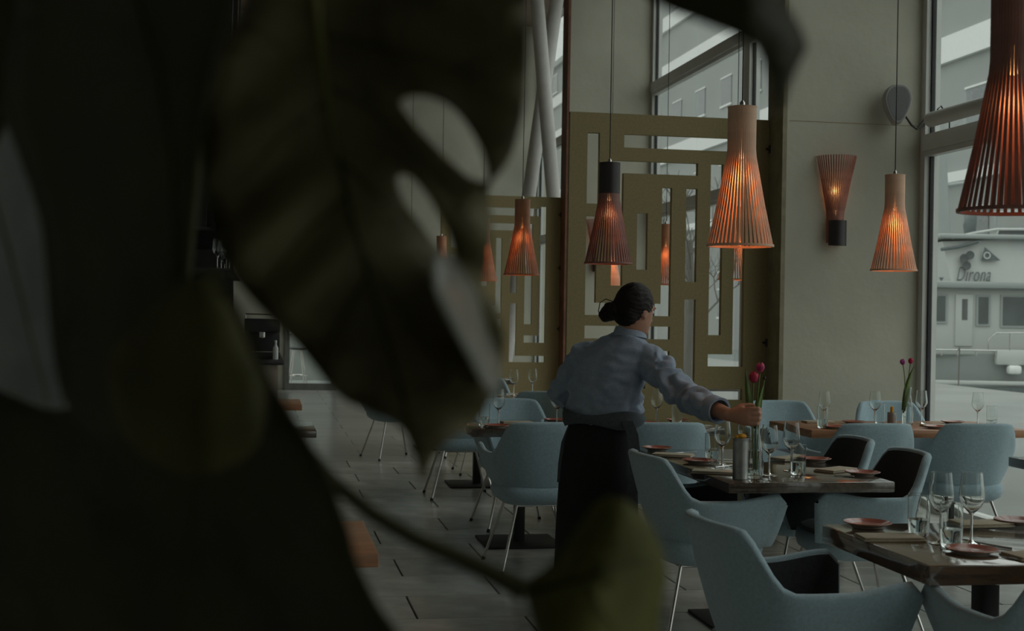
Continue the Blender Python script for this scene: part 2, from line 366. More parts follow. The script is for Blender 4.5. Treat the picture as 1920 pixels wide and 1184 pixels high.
# regularise so every edge lines up
xs = sorted({P_L, P_R} | {s[0] for s in slots} | {s[1] for s in slots}); zs_ = sorted({.0, P_T} | {s[2] for s in slots} | {s[3] for s in slots})
def snap(v, L):
    return min(L, key=lambda q: abs(q - v))
def uniq(L, e):
    o = []
    for v in L:
        if not o or v - o[-1] > e: o.append(v)
    return o
xs = uniq(xs, .012); zs_ = uniq(zs_, .012)
slots = [(snap(a, xs), snap(b, xs), snap(c, zs_), snap(d_, zs_)) for a, b, c, d_ in slots]
def hole(cx, cz): return any(a < cx < b and c < cz < d_ for a, b, c, d_ in slots)
sm = MB(); TH = .05
solid = {}
for i in range(len(xs) - 1):
    for j in range(len(zs_) - 1):
        solid[i, j] = not hole((xs[i] + xs[i+1]) / 2, (zs_[j] + zs_[j+1]) / 2)
for (i, j), sl in solid.items():
    if not sl: continue
    x0, x1, z0, z1 = xs[i] - P_R, xs[i+1] - P_R, zs_[j], zs_[j+1]
    sm.add([(x0,0,z0),(x1,0,z0),(x1,0,z1),(x0,0,z1)], [(0,1,2,3)]); sm.add([(x0,TH,z0),(x1,TH,z0),(x1,TH,z1),(x0,TH,z1)], [(3,2,1,0)])
    if not solid.get((i-1, j)): sm.add([(x0,0,z0),(x0,TH,z0),(x0,TH,z1),(x0,0,z1)], [(3,2,1,0)])
    if not solid.get((i+1, j)): sm.add([(x1,0,z0),(x1,TH,z0),(x1,TH,z1),(x1,0,z1)], [(0,1,2,3)])
    if not solid.get((i, j-1)): sm.add([(x0,0,z0),(x1,0,z0),(x1,TH,z0),(x0,TH,z0)], [(3,2,1,0)])
    if not solid.get((i, j+1)): sm.add([(x0,0,z1),(x1,0,z1),(x1,TH,z1),(x0,TH,z1)], [(0,1,2,3)])
panel_me = sm.mesh('fret_panel', olive, smooth=False)
hinge = MB().tube([(0, 0, -.03), (0, 0, .03)], .012, 10).box((-.03, .005, -.008), (.005, .02, .008)).mesh('hinge', iron)
for k, yy in enumerate((SY, SY + Y2 - Y1)):
    s_ = thing('fret_screen', ['tall olive fretwork screen behind the server, fixed to the near concrete pier', 'farther olive fretwork screen seen small between the leaf and the rust post'][k], 'screen', (P_R, yy, 0), 0, 'olive fretwork screens')
    obj('panel', panel_me, s_)
    for z in (.5, 1.25, 2.05, 2.75): obj('hinge', hinge, s_, (.0, -.016, z))

# ------------------------------------------------------------------ outside: quay, harbour, canopy beams, added far building, trees, boat
struct(put('ground_quay', MB().box((XF + .15, -30, -.5), (16, 70, -.08)), quay_m), 'pale concrete quay outside the windows', 'quay')
struct(put('ground_water', MB().box((16, -40, -1.6), (140, 140, -1.4)), sea_m), 'grey harbour water beyond the quay', 'water')
hb = thing('added_harbour_building', 'added long grey building covering the low sky beyond the boat, with white bands', 'building', (40, 38, -1.5))  # added across the harbour to cover the bright low sky
hb.scale = (1.2, 1.2, 1.2)
put('facade', MB().box((0, 0, 0), (12, 42, 19)).box((0, 42, 0), (12, 150, 31)), house_m, hb, smooth=False)
put('roof', MB().box((-.4, -.4, 19), (12.4, 42, 19.5)).box((-.4, 42, 31), (12.4, 150.4, 31.6)), boat_g, hb, smooth=False)
for z, h_ in ((15.2, 1.3), (9.2, .5)): put('bright_band', MB().box((-.25, -.1, z), (0, 150, z + h_)), white_m, hb)  # white paint stands in for bright reflected strips outside
for z, h_ in ((22.2, 1.3), (26.4, 1.2)): put('bright_band', MB().box((-.25, 42, z), (0, 150, z + h_)), white_m, hb)
wme = MB().box((-.06, 0, 0), (.05, 2.2, 2.0)).mesh('window', house_w); fme = MB().box((-.12, -.12, -.14), (-.03, 2.32, 0)).box((-.10, -.12, 2.0), (-.03, 2.32, 2.1)).mesh('window_sill', white_m)
for q, z in enumerate((2.4, 5.8, 11.6, 18.0, 28.2)):
    for k in range(24):
        yy = 3 + k * 6
        if z > 17 and yy < 43: continue
        w_ = obj('window', wme, hb, (0, yy, z)); obj('window_sill', fme, w_)
def tree(loc, h, seed, label):
    rnd = random.Random(seed); tr = thing('bare_tree', label, 'tree', loc, 0, 'bare trees on the quay')
    put('trunk', MB().tube([(0, 0, 0), (.05, 0, h * .3), (0, .05, h * .6)], [.10, .08, .05], 8), bark_m, tr)
    br_ = MB()
    def grow(p, d_, L, r, n):
        q = p + d_ * L; br_.tube([p, (p + q) / 2 + Vector((rnd.uniform(-.04, .04), rnd.uniform(-.04, .04), 0)), q], [r, r * .85, r * .7], 5)
        if n:
            for _ in range(3):
                nd = (d_ + Vector((rnd.uniform(-.8, .8), rnd.uniform(-.8, .8), rnd.uniform(-.1, .6)))).normalized(); grow(q, nd, L * .72, r * .62, n - 1)
    for k in range(6):
        a = k * 1.05 + rnd.random(); grow(Vector((0, 0, h * (.25 + .06 * k))), Vector((math.cos(a), math.sin(a), .9)).normalized(), h * .17, .028, 3)
    put('branches', br_, bark_m, tr)
tree((8.2, 25.5, -.08), 5.0, 3, 'thin bare tree on the quay outside the far bay')
tree((10.5, 33.0, -.08), 5.5, 5, 'second bare tree on the quay, farther along')

# the boat: white trawler yacht moored side-on
BD = 40.0; sc = F / BD
def bx_(px): return (px - 1720) / sc
def bz_(py, px=1820): return (at(px, py, BD)).z
borg = at(1720, 600, BD)
boat = thing('trawler_yacht', 'white trawler yacht with dark cabin windows moored outside the right window', 'boat', (borg.x, borg.y, 0), -YAW)
def bbox(name, x0, x1, y0, y1, d0, d1, m, parent=boat, r=.05): return put(name, MB().rbox((bx_(x0), d0, bz_(y1)), (bx_(x1), d1, bz_(y0)), r), m, parent)
hull_pts = []
hb_ = MB(); secs = []
for k in range(13):
    u_ = k / 12; xx = bx_(1660) + u_ * 15
    hw = 2.3 * (math.sin(PI * min(1, .16 + u_ * .75)) ** .6 if u_ < .7 else max(.05, (1 - ((u_ - .7) / .3) ** 2)) * math.sin(PI * (.16 + .7*.75)) ** .6)
    ztop = bz_(664) + .9 * max(0, u_ - .45); zb = -1.5
    secs.append([(xx, 2.3 - hw, ztop), (xx, 2.3 + hw, ztop), (xx, 2.3 + hw * .85, zb), (xx, 2.3 - hw * .85, zb)])
for s_ in secs: hb_.v += s_
for k in range(12):
    for e in range(4): hb_.f.append((k*4+e, k*4+(e+1)%4, k*4+4+(e+1)%4, k*4+4+e))
hb_.f += [(0,1,2,3), (51,50,49,48)]
hull = put('hull', hb_, boat_g, boat, ang=25)
put('rubbing_strake', MB().rbox((bx_(1662), -.12, bz_(722)), (bx_(2330), .05, bz_(714)), .03), boat_w, hull)
put('boot_stripe', MB().box((bx_(1662), -.10, bz_(738)), (bx_(2330), .06, bz_(726))), boat_d, hull)
bbox('deck_house', 1736, 2420, 536, 668, .25, 4.3, boat_w, r=.12)
bbox('bulwark', 1868, 2330, 655, 684, -.08, .14, boat_w)
bbox('boat_deck', 1728, 2440, 528, 541, -.1, 4.6, boat_g)
ph = put('pilothouse', MB().add([(bx_(1790), .35, bz_(530)), (bx_(2240), .35, bz_(530)), (bx_(2200), .5, bz_(432)), (bx_(1775), .5, bz_(452)),
                                 (bx_(1790), 4.2, bz_(530)), (bx_(2240), 4.2, bz_(530)), (bx_(2200), 4.0, bz_(432)), (bx_(1775), 4.0, bz_(452))],
                                [(0,1,2,3),(5,4,7,6),(0,3,7,4),(1,5,6,2),(3,2,6,7),(0,4,5,1)]), boat_w, boat, smooth=False)
bbox('flybridge_floor', 1764, 2230, 438, 447, .2, 4.3, boat_g)
def bwin(x0, x1, y0, y1, name='cabin_window', y=.25, slant=0):
    w_ = put(name, MB().add([(bx_(x0) - .07, y - .05, bz_(y1) - .07), (bx_(x1) + .07, y - .05, bz_(y1) - .07), (bx_(x1) + .07, y - .05, bz_(y0) + .07), (bx_(x0) - .07 + slant, y - .05, bz_(y0) + .07),
        (bx_(x0) - .07, y + .02, bz_(y1) - .07), (bx_(x1) + .07, y + .02, bz_(y1) - .07), (bx_(x1) + .07, y + .02, bz_(y0) + .07), (bx_(x0) - .07 + slant, y + .02, bz_(y0) + .07)], [(0,1,2,3),(0,4,5,1),(1,5,6,2),(2,6,7,3),(3,7,4,0)]), boat_g, boat, smooth=False)
    put('pane', MB().add([(bx_(x0), y - .07, bz_(y1)), (bx_(x1), y - .07, bz_(y1)), (bx_(x1), y - .07, bz_(y0)), (bx_(x0) + slant, y - .07, bz_(y0)),
        (bx_(x0), y, bz_(y1)), (bx_(x1), y, bz_(y1)), (bx_(x1), y, bz_(y0)), (bx_(x0) + slant, y, bz_(y0))], [(0,1,2,3),(0,4,5,1),(1,5,6,2),(2,6,7,3),(3,7,4,0)]), boat_win, w_, smooth=False)
bwin(1746, 1776, 556, 603, slant=.25); bwin(1807, 1818, 561, 601); bwin(1839, 1857, 557, 607); bwin(1885, 1938, 556, 609); bwin(1965, 2020, 556, 609); bwin(2060, 2120, 556, 609)
put('cabin_door', MB().rbox((bx_(1795), .18, bz_(650)), (bx_(1828), .26, bz_(552)), .02), boat_w, boat)
rl = MB()
for py in (655,): rl.tube([(bx_(1735), -.05, bz_(657)), (bx_(1868), -.05, bz_(657))], .025)
for xx in (1738, 1765, 1795, 1830, 1866): rl.tube([(bx_(xx), -.05, bz_(668)), (bx_(xx), -.05, bz_(657))], .02)
rl.tube([(bx_(1853), -.05, bz_(657)), (bx_(1853), -.05, bz_(636)), (bx_(1866), -.05, bz_(624)), (bx_(2100), -.05, bz_(620))], .022)
for xx in (1893, 1950, 2010, 2080): rl.tube([(bx_(xx), -.05, bz_(676)), (bx_(xx), -.05, bz_(622))], .02)
put('side_rail', rl, steel, boat)
fr_ = MB(); fr_.tube([(bx_(1790), .4, bz_(446)), (bx_(1830), .4, bz_(436)), (bx_(1875), .4, bz_(428)), (bx_(2150), .4, bz_(424))], .04)
for xx, yt in ((1830, 436), (1873, 428), (1940, 426), (2010, 425)): fr_.tube([(bx_(xx), .4, bz_(446)), (bx_(xx + 5), .4, bz_(yt))], .03)
put('flybridge_rail', fr_, boat_w, boat)
put('windscreen', MB().box((bx_(1878), .45, bz_(444)), (bx_(2140), .48, bz_(429))), boat_win, boat)
mb = MB()
for (a, b_) in ((1800, 405), (1812, 400), (1832, 412)): pass
put('mast', MB().tube([(bx_(1808), 2, bz_(440)), (bx_(1800), 2, bz_(250))], [.22, .12], 10).tube([(bx_(1790), 2, bz_(340)), (bx_(1850), 2, bz_(330))], .06), boat_g, boat)
put('radar_arch', MB().tube([(bx_(1885), 1, bz_(430)), (bx_(1885), 1, bz_(396)), (bx_(1920), 1, bz_(392)), (bx_(1955), 1, bz_(396)), (bx_(1955), 1, bz_(430))], .08), boat_g, boat)
put('furled_canvas', MB().tube([(bx_(1833), .8, bz_(440)), (bx_(1832), .8, bz_(420)), (bx_(1836), .8, bz_(400)), (bx_(1838), .8, bz_(390))], [.16, .2, .16, .05], 10), boat_d, boat)
put('awning_roll', MB().tube([(bx_(1768), .3, bz_(468)), (bx_(1800), .3, bz_(463)), (bx_(1838), .3, bz_(452))], .05), boat_d, boat)
for (a, b_) in ((1822, 478), (1811, 484), (1816, 498)):
    put('horn', MB().lathe([(.02, .0), (.09, .02), (.12, .10), (.13, .14), (.10, .14), (.0, .10)], 12, Matrix.Translation((bx_(a), .38, bz_(b_))) @ Matrix.Rotation(PI / 2, 4, 'X')), boat_win, boat)
put('life_raft', MB().rbox((bx_(1889), -.2, bz_(701)), (bx_(1914), .1, bz_(684)), .08), white_m, boat)
def flat_poly(pts, y, th=.02):
    n = len(pts); return MB().add([(bx_(a), y, bz_(c)) for a, c in pts] + [(bx_(a), y + th, bz_(c)) for a, c in pts], [tuple(range(n)), tuple(range(2*n-1, n-1, -1))] + [(k, (k+1) % n, n+(k+1) % n, n+k) for k in range(n)])
pn = put('pennant', flat_poly([(1845, 488), (1851, 462), (1881, 487)], .30), boat_d, boat, smooth=False)
put('emblem', MB().lathe([(.07, 0), (.11, 0), (.11, .02), (.07, .02), (.07, 0)], 16, Matrix.Translation((bx_(1855), .295, bz_(478))) @ Matrix.Rotation(PI / 2, 4, 'X')), boat_w, pn)
put('small_pennant', flat_poly([(1764, 521), (1773, 521), (1768, 529)], .22), boat_d, boat, smooth=False)
cu = bpy.data.curves.new('name_text', 'FONT'); cu.body = 'Dirona'; cu.size = .52; cu.shear = .35; cu.extrude = .01; cu.space_character = 1.08; cu.offset = -.004
to = bpy.data.objects.new('tmp_text', cu); COL.objects.link(to); dg = bpy.context.evaluated_depsgraph_get(); dg.update()
tme = bpy.data.meshes.new_from_object(to.evaluated_get(dg)); bpy.data.objects.remove(to)
tme.materials.append(boat_d)
wx = max(v.co.x for v in tme.vertices) - min(v.co.x for v in tme.vertices)
lt = obj('lettering', tme, boat, (bx_(1797), .30, bz_(527)), (PI / 2, 0, 0)); lt.scale = (bx_(1861) - bx_(1797)) / wx, .62 / .52, 1
lt['label'] = 'dark slanted boat name lettering reading Dirona'
put('mooring_line', MB().tube([(bx_(1798), -.1, bz_(652)), (bx_(1793), -.3, bz_(700)), (bx_(1787), -.6, bz_(770)), (bx_(1784), -.9, -1.2)], .02, 6), bark_m, boat)

# ------------------------------------------------------------------ slatted wooden lamps
def slat_mesh(m):
    prof = [(.058, .60), (.058, .42), (.061, .385), (.068, .35), (.100, .18), (.139, .0)]
    mb = MB(); th = .003
    for i, (r_, z) in enumerate(prof): hw = .0041 + .0011 * min(1, max(0, (.4 - z) / .4)); mb.v += [(r_, -hw, z), (r_ + th, -hw, z), (r_ + th, hw, z), (r_, hw, z)]
    for i in range(len(prof) - 1):
        for e in range(4): mb.f.append((i*4+e, i*4+(e+1)%4, i*4+4+(e+1)%4, i*4+4+e))
    mb.f += [(0,1,2,3), tuple(range(len(mb.v)-1, len(mb.v)-5, -1))]
    return mb.mesh('slat', m, smooth=False)
SLAT = {k: slat_mesh(v) for k, v in (('birch', birch), ('cherry', cherry), ('ebony', ebony), ('sconce', sconce_m))}
NS = 44
RING = {k: MB().lathe([(.133, 0), (.1445, 0), (.1445, .010), (.134, .010), (.133, 0)], 40).mesh('hoop', v) for k, v in (('birch', birch), ('cherry', cherry), ('ebony', ebony))}
COLLAR = {k: MB().lathe([(.055, .598), (.0630, .598), (.0630, .602), (.0, .602)], 32).mesh('cap', v) for k, v in (('birch', birch), ('cherry', cherry), ('ebony', black_band))}
SLEEVE = MB().lathe([(.0622, .605), (.0628, .42), (.060, .42), (.060, .60)], 32).mesh('sleeve', black_band)
SOCK = MB().lathe([(0, .60), (.022, .60), (.022, .50), (.0, .50)], 16).mesh('socket', rubber)
BULB = MB().ball((0, 0, .42), (.030, .030, .042)).mesh('bulb', bulb_m)
def lamp_light(parent, z, e):
    l = bpy.data.lights.new('bulb_glow', 'POINT'); l.energy = e * .34; l.color = (1, .45, .17); l.shadow_soft_size = .03
    o = bpy.data.objects.new('bulb_glow', l); COL.objects.link(o); o.parent = parent; o.location = (0, 0, z)
def pendant(x, y, wood, label, zb=1.75, light=True):
    r = thing('pendant_lamp', label, 'lamp', (x, y, zb), random.random(), 'slatted pendant lamps')
    for k in range(NS): obj('slat', SLAT[wood], r, None, (0, 0, 2 * PI * k / NS))
    obj('hoop', RING[wood], r); obj('cap', COLLAR[wood], r)
    if wood == 'ebony' and y > 5: obj('sleeve', SLEEVE, r)
    obj('socket', SOCK, r); obj('bulb', BULB, r)
    put('grommet', MB().lathe([(.012, .602), (.012, .62), (.004, .63)], 12), chrome, r)
    put('cord', MB().tube([(0, 0, .60), (0, 0, HC - zb)], .0032, 6), cord_m, r)
    if light: lamp_light(r, .30, 5.0)
pendant(2.03, 3.46, 'ebony', 'largest pendant lamp, black and red slats, cut off by the right edge of the picture')
pendant(2.02, 5.60, 'birch', 'birch slatted pendant lamp hanging above the tulips on the middle table')
pendant(2.03, 7.91, 'ebony', 'pendant lamp with a black top and red slats, hanging above the server')
pendant(2.03, 10.67, 'cherry', 'orange slatted pendant lamp just right of the big leaf')
pendant(2.07, 12.87, 'cherry', 'pendant lamp half hidden by the right edge of the big leaf')
pendant(2.10, 16.17, 'cherry', 'small far pendant lamp seen through the lower hole of the big leaf')
pendant(2.06, 19.2, 'cherry', 'smallest pendant lamp, directly below and behind the orange one', light=False)
pendant(3.88, 7.96, 'birch', 'birch pendant lamp in front of the pier wall beside the window')
pendant(3.84, 10.75, 'birch', 'pendant lamp behind the screen, glimpsed under the large birch lamp')
pendant(3.93, 13.03, 'cherry', 'orange pendant lamp seen through the long slot in the middle of the screen')
pendant(3.95, 15.3, 'birch', 'pendant lamp seen through a screen slot below the black topped lamp')
def sconce(x, y, label):
    r = thing('wall_sconce', label, 'lamp', (x, y - .012, 2.02), 0, 'slatted wall sconces')
    for k in range(25):
        o = obj('slat', SLAT['sconce'], r, (0, 0, .66), (PI, 0, PI * (1 + k / 24.0))); o.scale = (1.1, 1, 1.1)
    sl = MB(); n = 16
    for z0, z1 in ((0, .19),):
        for k in range(n):
            a0, a1 = PI * (1 + k / n), PI * (1 + (k + 1) / n)
            sl.add([(.070*math.cos(a0), .070*math.sin(a0), z0), (.070*math.cos(a1), .070*math.sin(a1), z0), (.070*math.cos(a1), .070*math.sin(a1), z1), (.070*math.cos(a0), .070*math.sin(a0), z1)], [(0,1,2,3)])
    sl.add([(-.07, 0, 0), (.07, 0, 0), (.07, 0, .19), (-.07, 0, .19)], [(0,3,2,1)])
    put('sleeve', sl, black_band, r)
    put('back_plate', MB().box((-.05, 0, .05), (.05, .012, .24)), iron, r)
    put('bulb', MB().ball((0, -.03, .23), (.016, .012, .022)), bulb_m, r)
    lamp_light(r, .40, 2.2); r.children[-1].location = (0, -.06, .42)
    lamp_light(r, .10, .7); r.children[-1].location = (0, -.045, -.02)
sconce(4.285, Y1, 'red and black slatted wall sconce on the near concrete pier')
sconce(4.285, Y2, 'far wall sconce on the second pier, glimpsed through the screen')

# wall speaker and blind tube by the window
sp = thing('wall_speaker', 'grey rounded loudspeaker mounted high by the window frame', 'speaker', ony(1680, 232, Y1 - .12), 0)
ol = []
for k in range(24):
    a = 2 * PI * k / 24; zz = .14 + .15 * math.sin(a); w_ = .055 + .055 * smoothstep(-.05, .22, zz)
    ol.append((w_ * math.copysign(abs(math.cos(a)) ** .7, math.cos(a)), zz))
ssec = [([(x * .75) for x, z in ol], .055), ([x for x, z in ol], .02), ([x for x, z in ol], -.06), ([x * .92 for x, z in ol], -.085)]
mb = MB()
for xs2, yy in ssec: mb.v += [(x, yy, .14 + (z - .14) * (1 if yy > -.08 else .95)) for x, (_, z) in zip(xs2, ol)]
for i in range(3):
    for k in range(24): mb.f.append((i*24+k, i*24+(k+1) % 24, i*24+24+(k+1) % 24, i*24+24+k))
mb.f += [tuple(range(24)), tuple(range(95, 71, -1))]
put('housing', mb, spk_m, sp, rot=(0, 0, -.25))
put('grille', MB().add([(x * .80, -.088, .14 + (z - .14) * .86) for x, z in ol] + [(x * .80, -.080, .14 + (z - .14) * .86) for x, z in ol], [tuple(range(24))] + [(k, (k+1) % 24, 24+(k+1) % 24, 24+k) for k in range(24)]), spk_f, sp, rot=(0, 0, -.25))
put('bracket', MB().tube([(.06, .0, .08), (.14, .03, 0), (.19, .04, -.03), (.29, .06, .03)], .008).tube([(.19, .04, -.03), (.26, .05, .06), (.34, .0, .06)], .006).tube([(.05, .05, .12), (.05, .118, .12)], .015), iron, sp)
bt = thing('blind_tube', 'grey rolled blind tube above the window transom at right', 'blind', (XF - .12, 7.0, TZ[0] + .14))
put('roll', MB().tube([(0, -.6, 0), (0, 2.45, 0)], .055, 20), alu, bt)
for yy in (-.55, .9, 2.35): put('bracket', MB().tube([(0, yy, .06), (.03, yy, .09), (.10, yy, 0), (.10, yy, -.08)], .006, 6), iron, bt)

# ------------------------------------------------------------------ shell armchairs (local: faces +Y)
def chair_meshes():
    NU, NV = 44, 8
    def plan(s, hw, yb, yf, n=2.6):                                  # s in [-1,1] along the U from arm tip to arm tip
        a = abs(s); sg = 1 if s >= 0 else -1; sp_ = .62
        if a <= sp_:
            th = a / sp_ * PI / 2
            x = hw * math.sin(th) ** (2 / n); y = yb * math.cos(th) ** (2 / n)
        else: x = hw * (1 - .06 * ((a - sp_) / (1 - sp_)) ** 2); y = (a - sp_) / (1 - sp_) * yf
        return sg * x, y
    def rim(s):
        a = abs(s); return .835 - .008 * (a / .3) ** 2 * (a < .3) - .008 * (a >= .3) - .175 * smoothstep(.25, .50, a) + .026 * smoothstep(.66, .95, a) - .035 * smoothstep(.95, 1.0, a)
    def pt(s, v, inset):
        z0 = .455 - .02 * math.cos(s * PI / 2); z1 = rim(s); q = v ** .8
        hw = .215 + (.305 - .215) * q - inset; yb = -(.20 + (.325 - .20) * q - inset); yf = .235 + (.27 - .235) * q
        x, y = plan(s, hw, yb, yf); return Vector((x, y + .01, z0 + (z1 - z0) * v))
    out, inn = MB(), MB()
    S_ = [-1 + 2 * i / NU for i in range(NU + 1)]
    TH = .034
    rows = [[pt(s, j / NV, 0) for s in S_] for j in range(NV + 1)]
    top = [[pt(s, 1, TH * .12) + Vector((0, 0, .011)) for s in S_], [pt(s, 1, TH * .5) + Vector((0, 0, .016)) for s in S_], [pt(s, 1, TH * .88) + Vector((0, 0, .011)) for s in S_], [pt(s, 1, TH) for s in S_]]
    R = rows + top; n = NU + 1
    for r_ in R: out.v += [tuple(p) for p in r_]
    for j in range(len(R) - 1):
        for i in range(NU): out.f.append((j*n+i, j*n+i+1, j*n+n+i+1, j*n+n+i))
    irows = [[pt(s, j / NV, TH) for s in S_] for j in range(NV + 1)]
    for r_ in irows: inn.v += [tuple(p) for p in r_]
    for j in range(NV):
        for i in range(NU): inn.f.append((j*n+i+1, j*n+i, j*n+n+i, j*n+n+i+1))
    # arm front edges and underside join outer and inner skins
    for side in (0, NU):
        o_ = [R[j][side] for j in range(NV + 1)]; i_ = [irows[j][side] for j in range(NV + 1)]
        m_ = [(a + b_) / 2 + Vector((0, .012, 0)) for a, b_ in zip(o_, i_)]
        k = len(out.v); out.v += [tuple(p) for p in o_ + m_ + i_]; q = NV + 1
        for c in range(2):
            for j in range(NV): out.f.append((k+c*q+j, k+c*q+j+1, k+(c+1)*q+j+1, k+(c+1)*q+j))
    k = len(out.v); out.v += [tuple(p) for p in R[0]] + [tuple(p) for p in irows[0]]
    for i in range(NU): out.f.append((k+i, k+i+1, k+n+i+1, k+n+i))
    bm_secs = []
    for z, hw, hd in ((.365, .12, .12), (.372, .19, .185), (.40, .232, .225), (.435, .245, .235), (.468, .24, .23), (.482, .215, .205), (.486, .10, .10)):
        bm_secs.append(((0, .015, z), (hw, 0, 0), (0, hd, 0)))
    seat = MB().loft(bm_secs, 28, 3.2)
    cush = MB().loft([((0, .03, .478), (.19, 0, 0), (0, .2, 0)), ((0, .03, .500), (.195, 0, 0), (0, .205, 0)), ((0, .03, .512), (.17, 0, 0), (0, .18, 0)), ((0, .03, .515), (.05, 0, 0), (0, .05, 0))], 24, 3)
    leg = MB().tube([(.14, .14, .385), (.245, .245, .012)], .0085, 8); foot = MB().tube([(.243, .243, .02), (.248, .248, 0)], [.0105, .012], 8)
    frame = MB().tube([(.14, .14, .37), (-.14, .14, .37), (-.14, -.14, .37), (.14, -.14, .37), (.14, .14, .37)], .009, 6)
    return dict(shell=out.mesh('shell', blue, ang=70), lining=inn.mesh('lining', char, ang=70), lining_blue=inn.mesh('lining', blue, ang=70), seat=seat.mesh('seat', blue, ang=60), cushion=cush.mesh('seat_cushion', char, ang=60), leg=leg.mesh('leg', chrome), foot=foot.mesh('foot', rubber), frame=frame.mesh('leg_frame', chrome))
CM = chair_meshes()
def make_chair():
    r = thing('shell_armchair', '', 'chair', (0,0,0), 0, 'blue shell armchairs')
    for k in ('shell', 'lining', 'seat'): obj(k, CM[k], r)
    obj('seat_cushion', CM['cushion'], r); obj('leg_frame', CM['frame'], r)
    for k in range(4):
        l = obj('leg', CM['leg'], r, None, (0, 0, k * PI / 2)); obj('foot', CM['foot'], l)
    return r
N_, S__, E_, W_ = 0, PI, -PI / 2, PI / 2          # facing +Y, -Y, +X, -X
chairs = [
 (1.60, 3.93, E_ + .04, 'large blue armchair facing right at the left end of the near right table'),
 (2.19, 3.42, N_ + .01, 'cropped armchair back at the bottom right corner of the picture'),
 (1.93, 5.80, E_ + .05, 'blue armchair drawn up to the near left side of the middle table'),
 (2.69, 5.86, W_ - .06, 'armchair with charcoal lining at the right of the middle table, nearer one'),
 (2.72, 6.50, W_ - .05, 'armchair with charcoal lining at the right of the middle table, farther one'),
 (1.56, 7.66, N_ + .05, 'blue armchair seen from behind just left of the server'),
 (2.26, 7.66, N_, 'blue armchair back just right of the server, beyond the middle table'),
 (1.72, 9.14, S__ + .08, 'armchair on the far side of the table left of the server, facing the camera'),
 (2.40, 9.18, S__, 'armchair behind the server on the far side of her left hand table'),
 (3.50, 7.62, N_ + .02, 'blue armchair seen from behind at the window table, left one'),
 (4.15, 7.62, N_ - .03, 'blue armchair seen from behind at the window table, right one'),
 (3.66, 9.06, S__, 'armchair behind the window table below the wall sconce'),
 (4.50, 9.06, S__, 'armchair behind the window table beside the tulip vase'),
 (4.27, 5.42, N_ + .1, 'armchair cropped by the right edge beside the window'),
 (1.55, 10.62, N_, 'armchair behind the big leaf whose chrome legs show left of the server table'),
 (2.19, 10.60, N_ - .03, 'dark looking armchair back between the two far left tables'),
 (2.0, 12.2, S__, 'far armchair rim above the second left table'),
 (1.30, 13.45, N_ + .3, 'far armchair under the leaf with only its chrome legs in view'),
 (2.05, 13.6, N_, 'far armchair back in front of the farther screen'),
 (3.60, 12.6, N_, 'armchair beyond the screen, glimpsed through its lower slots'),
]
proto = make_chair()
for i, (x, y, rz, lab) in enumerate(chairs):
    if i == 0: proto.location = (x, y, 0); proto.rotation_euler = (0, 0, rz); proto['label'] = lab
    else:
        c_ = dup(proto, (x, y, 0), rz, lab)
        if y > 7:
            for ch in c_.children:
                if ch.name.startswith('lining'): ch.data = CM['lining_blue']

# ------------------------------------------------------------------ tables
TH_ = .75
def table(x0, x1, y0, y1, m, label, bases, th=.05, name='dining_table', plate=.24):
    cx, cy = (x0 + x1) / 2, (y0 + y1) / 2; hx, hy = (x1 - x0) / 2, (y1 - y0) / 2
    t_ = thing(name, label, 'table', (cx, cy, 0), 0, 'dining tables')
    mb = MB().rbox((-hx, -hy, TH_ - th), (hx, hy, TH_), .005)
    put('tabletop', mb, m, t_)
    for bx, by in bases:
        put('column', MB().rbox((bx - .032, by - .032, .012), (bx + .032, by + .032, TH_ - th), .004), iron, t_)
        put('base_plate', MB().rbox((bx - plate, by - plate, 0), (bx + plate, by + plate, .014), .004), iron, t_)
        put('top_bracket', MB().box((bx - .16, by - .025, TH_ - th - .02), (bx + .16, by + .025, TH_ - th)), iron, t_)
    return t_
table(1.88, 2.66, 3.60, 4.36, table_br, 'thick rough wooden table at the near right, set for two', [(0, 0)], .06)
table(1.94, 2.69, 5.47, 6.87, table_dk, 'dark glossy table in the middle where the tulips stand', [(0, 0)], .045)
table(1.25, 2.85, 8.08, 8.84, table_dk, 'dark table behind the server with one end by the big leaf', [(-.43, 0), (.5, 0)])
table(3.38, 4.86, 8.02, 8.74, table_or, 'wooden table by the window below the small birch lamp', [(-.4, 0), (.4, 0)])
table(3.80, 4.70, 5.75, 6.46, table_dk, 'dark table corner cropped by the right edge of the picture', [(0, 0)])
table(1.45, 2.75, 10.95, 11.7, table_dk, 'second dark table farther back on the left', [(-.3, 0), (.4, 0)])
table(1.35, 2.6, 14.0, 14.8, table_dk, 'third dark table far back near the door', [(-.1, 0)])
table(3.3, 4.7, 13.0, 13.8, table_dk, 'table beyond the fretwork screen, glimpsed through its bottom slot', [(0, 0)])
for k, (y0, y1) in enumerate(((3.94, 4.55), (7.95, 8.6), (10.1, 10.75))):
    table(-.55, .345 - .02 * k, y0, y1, table_or if k != 1 else table_dk, ['orange wooden table end at the lower left, beside the dark leaf', 'dark wooden table end at left, second along the aisle', 'small orange table end at left, farthest along the aisle'][k], [(-.05, 0)], .042)

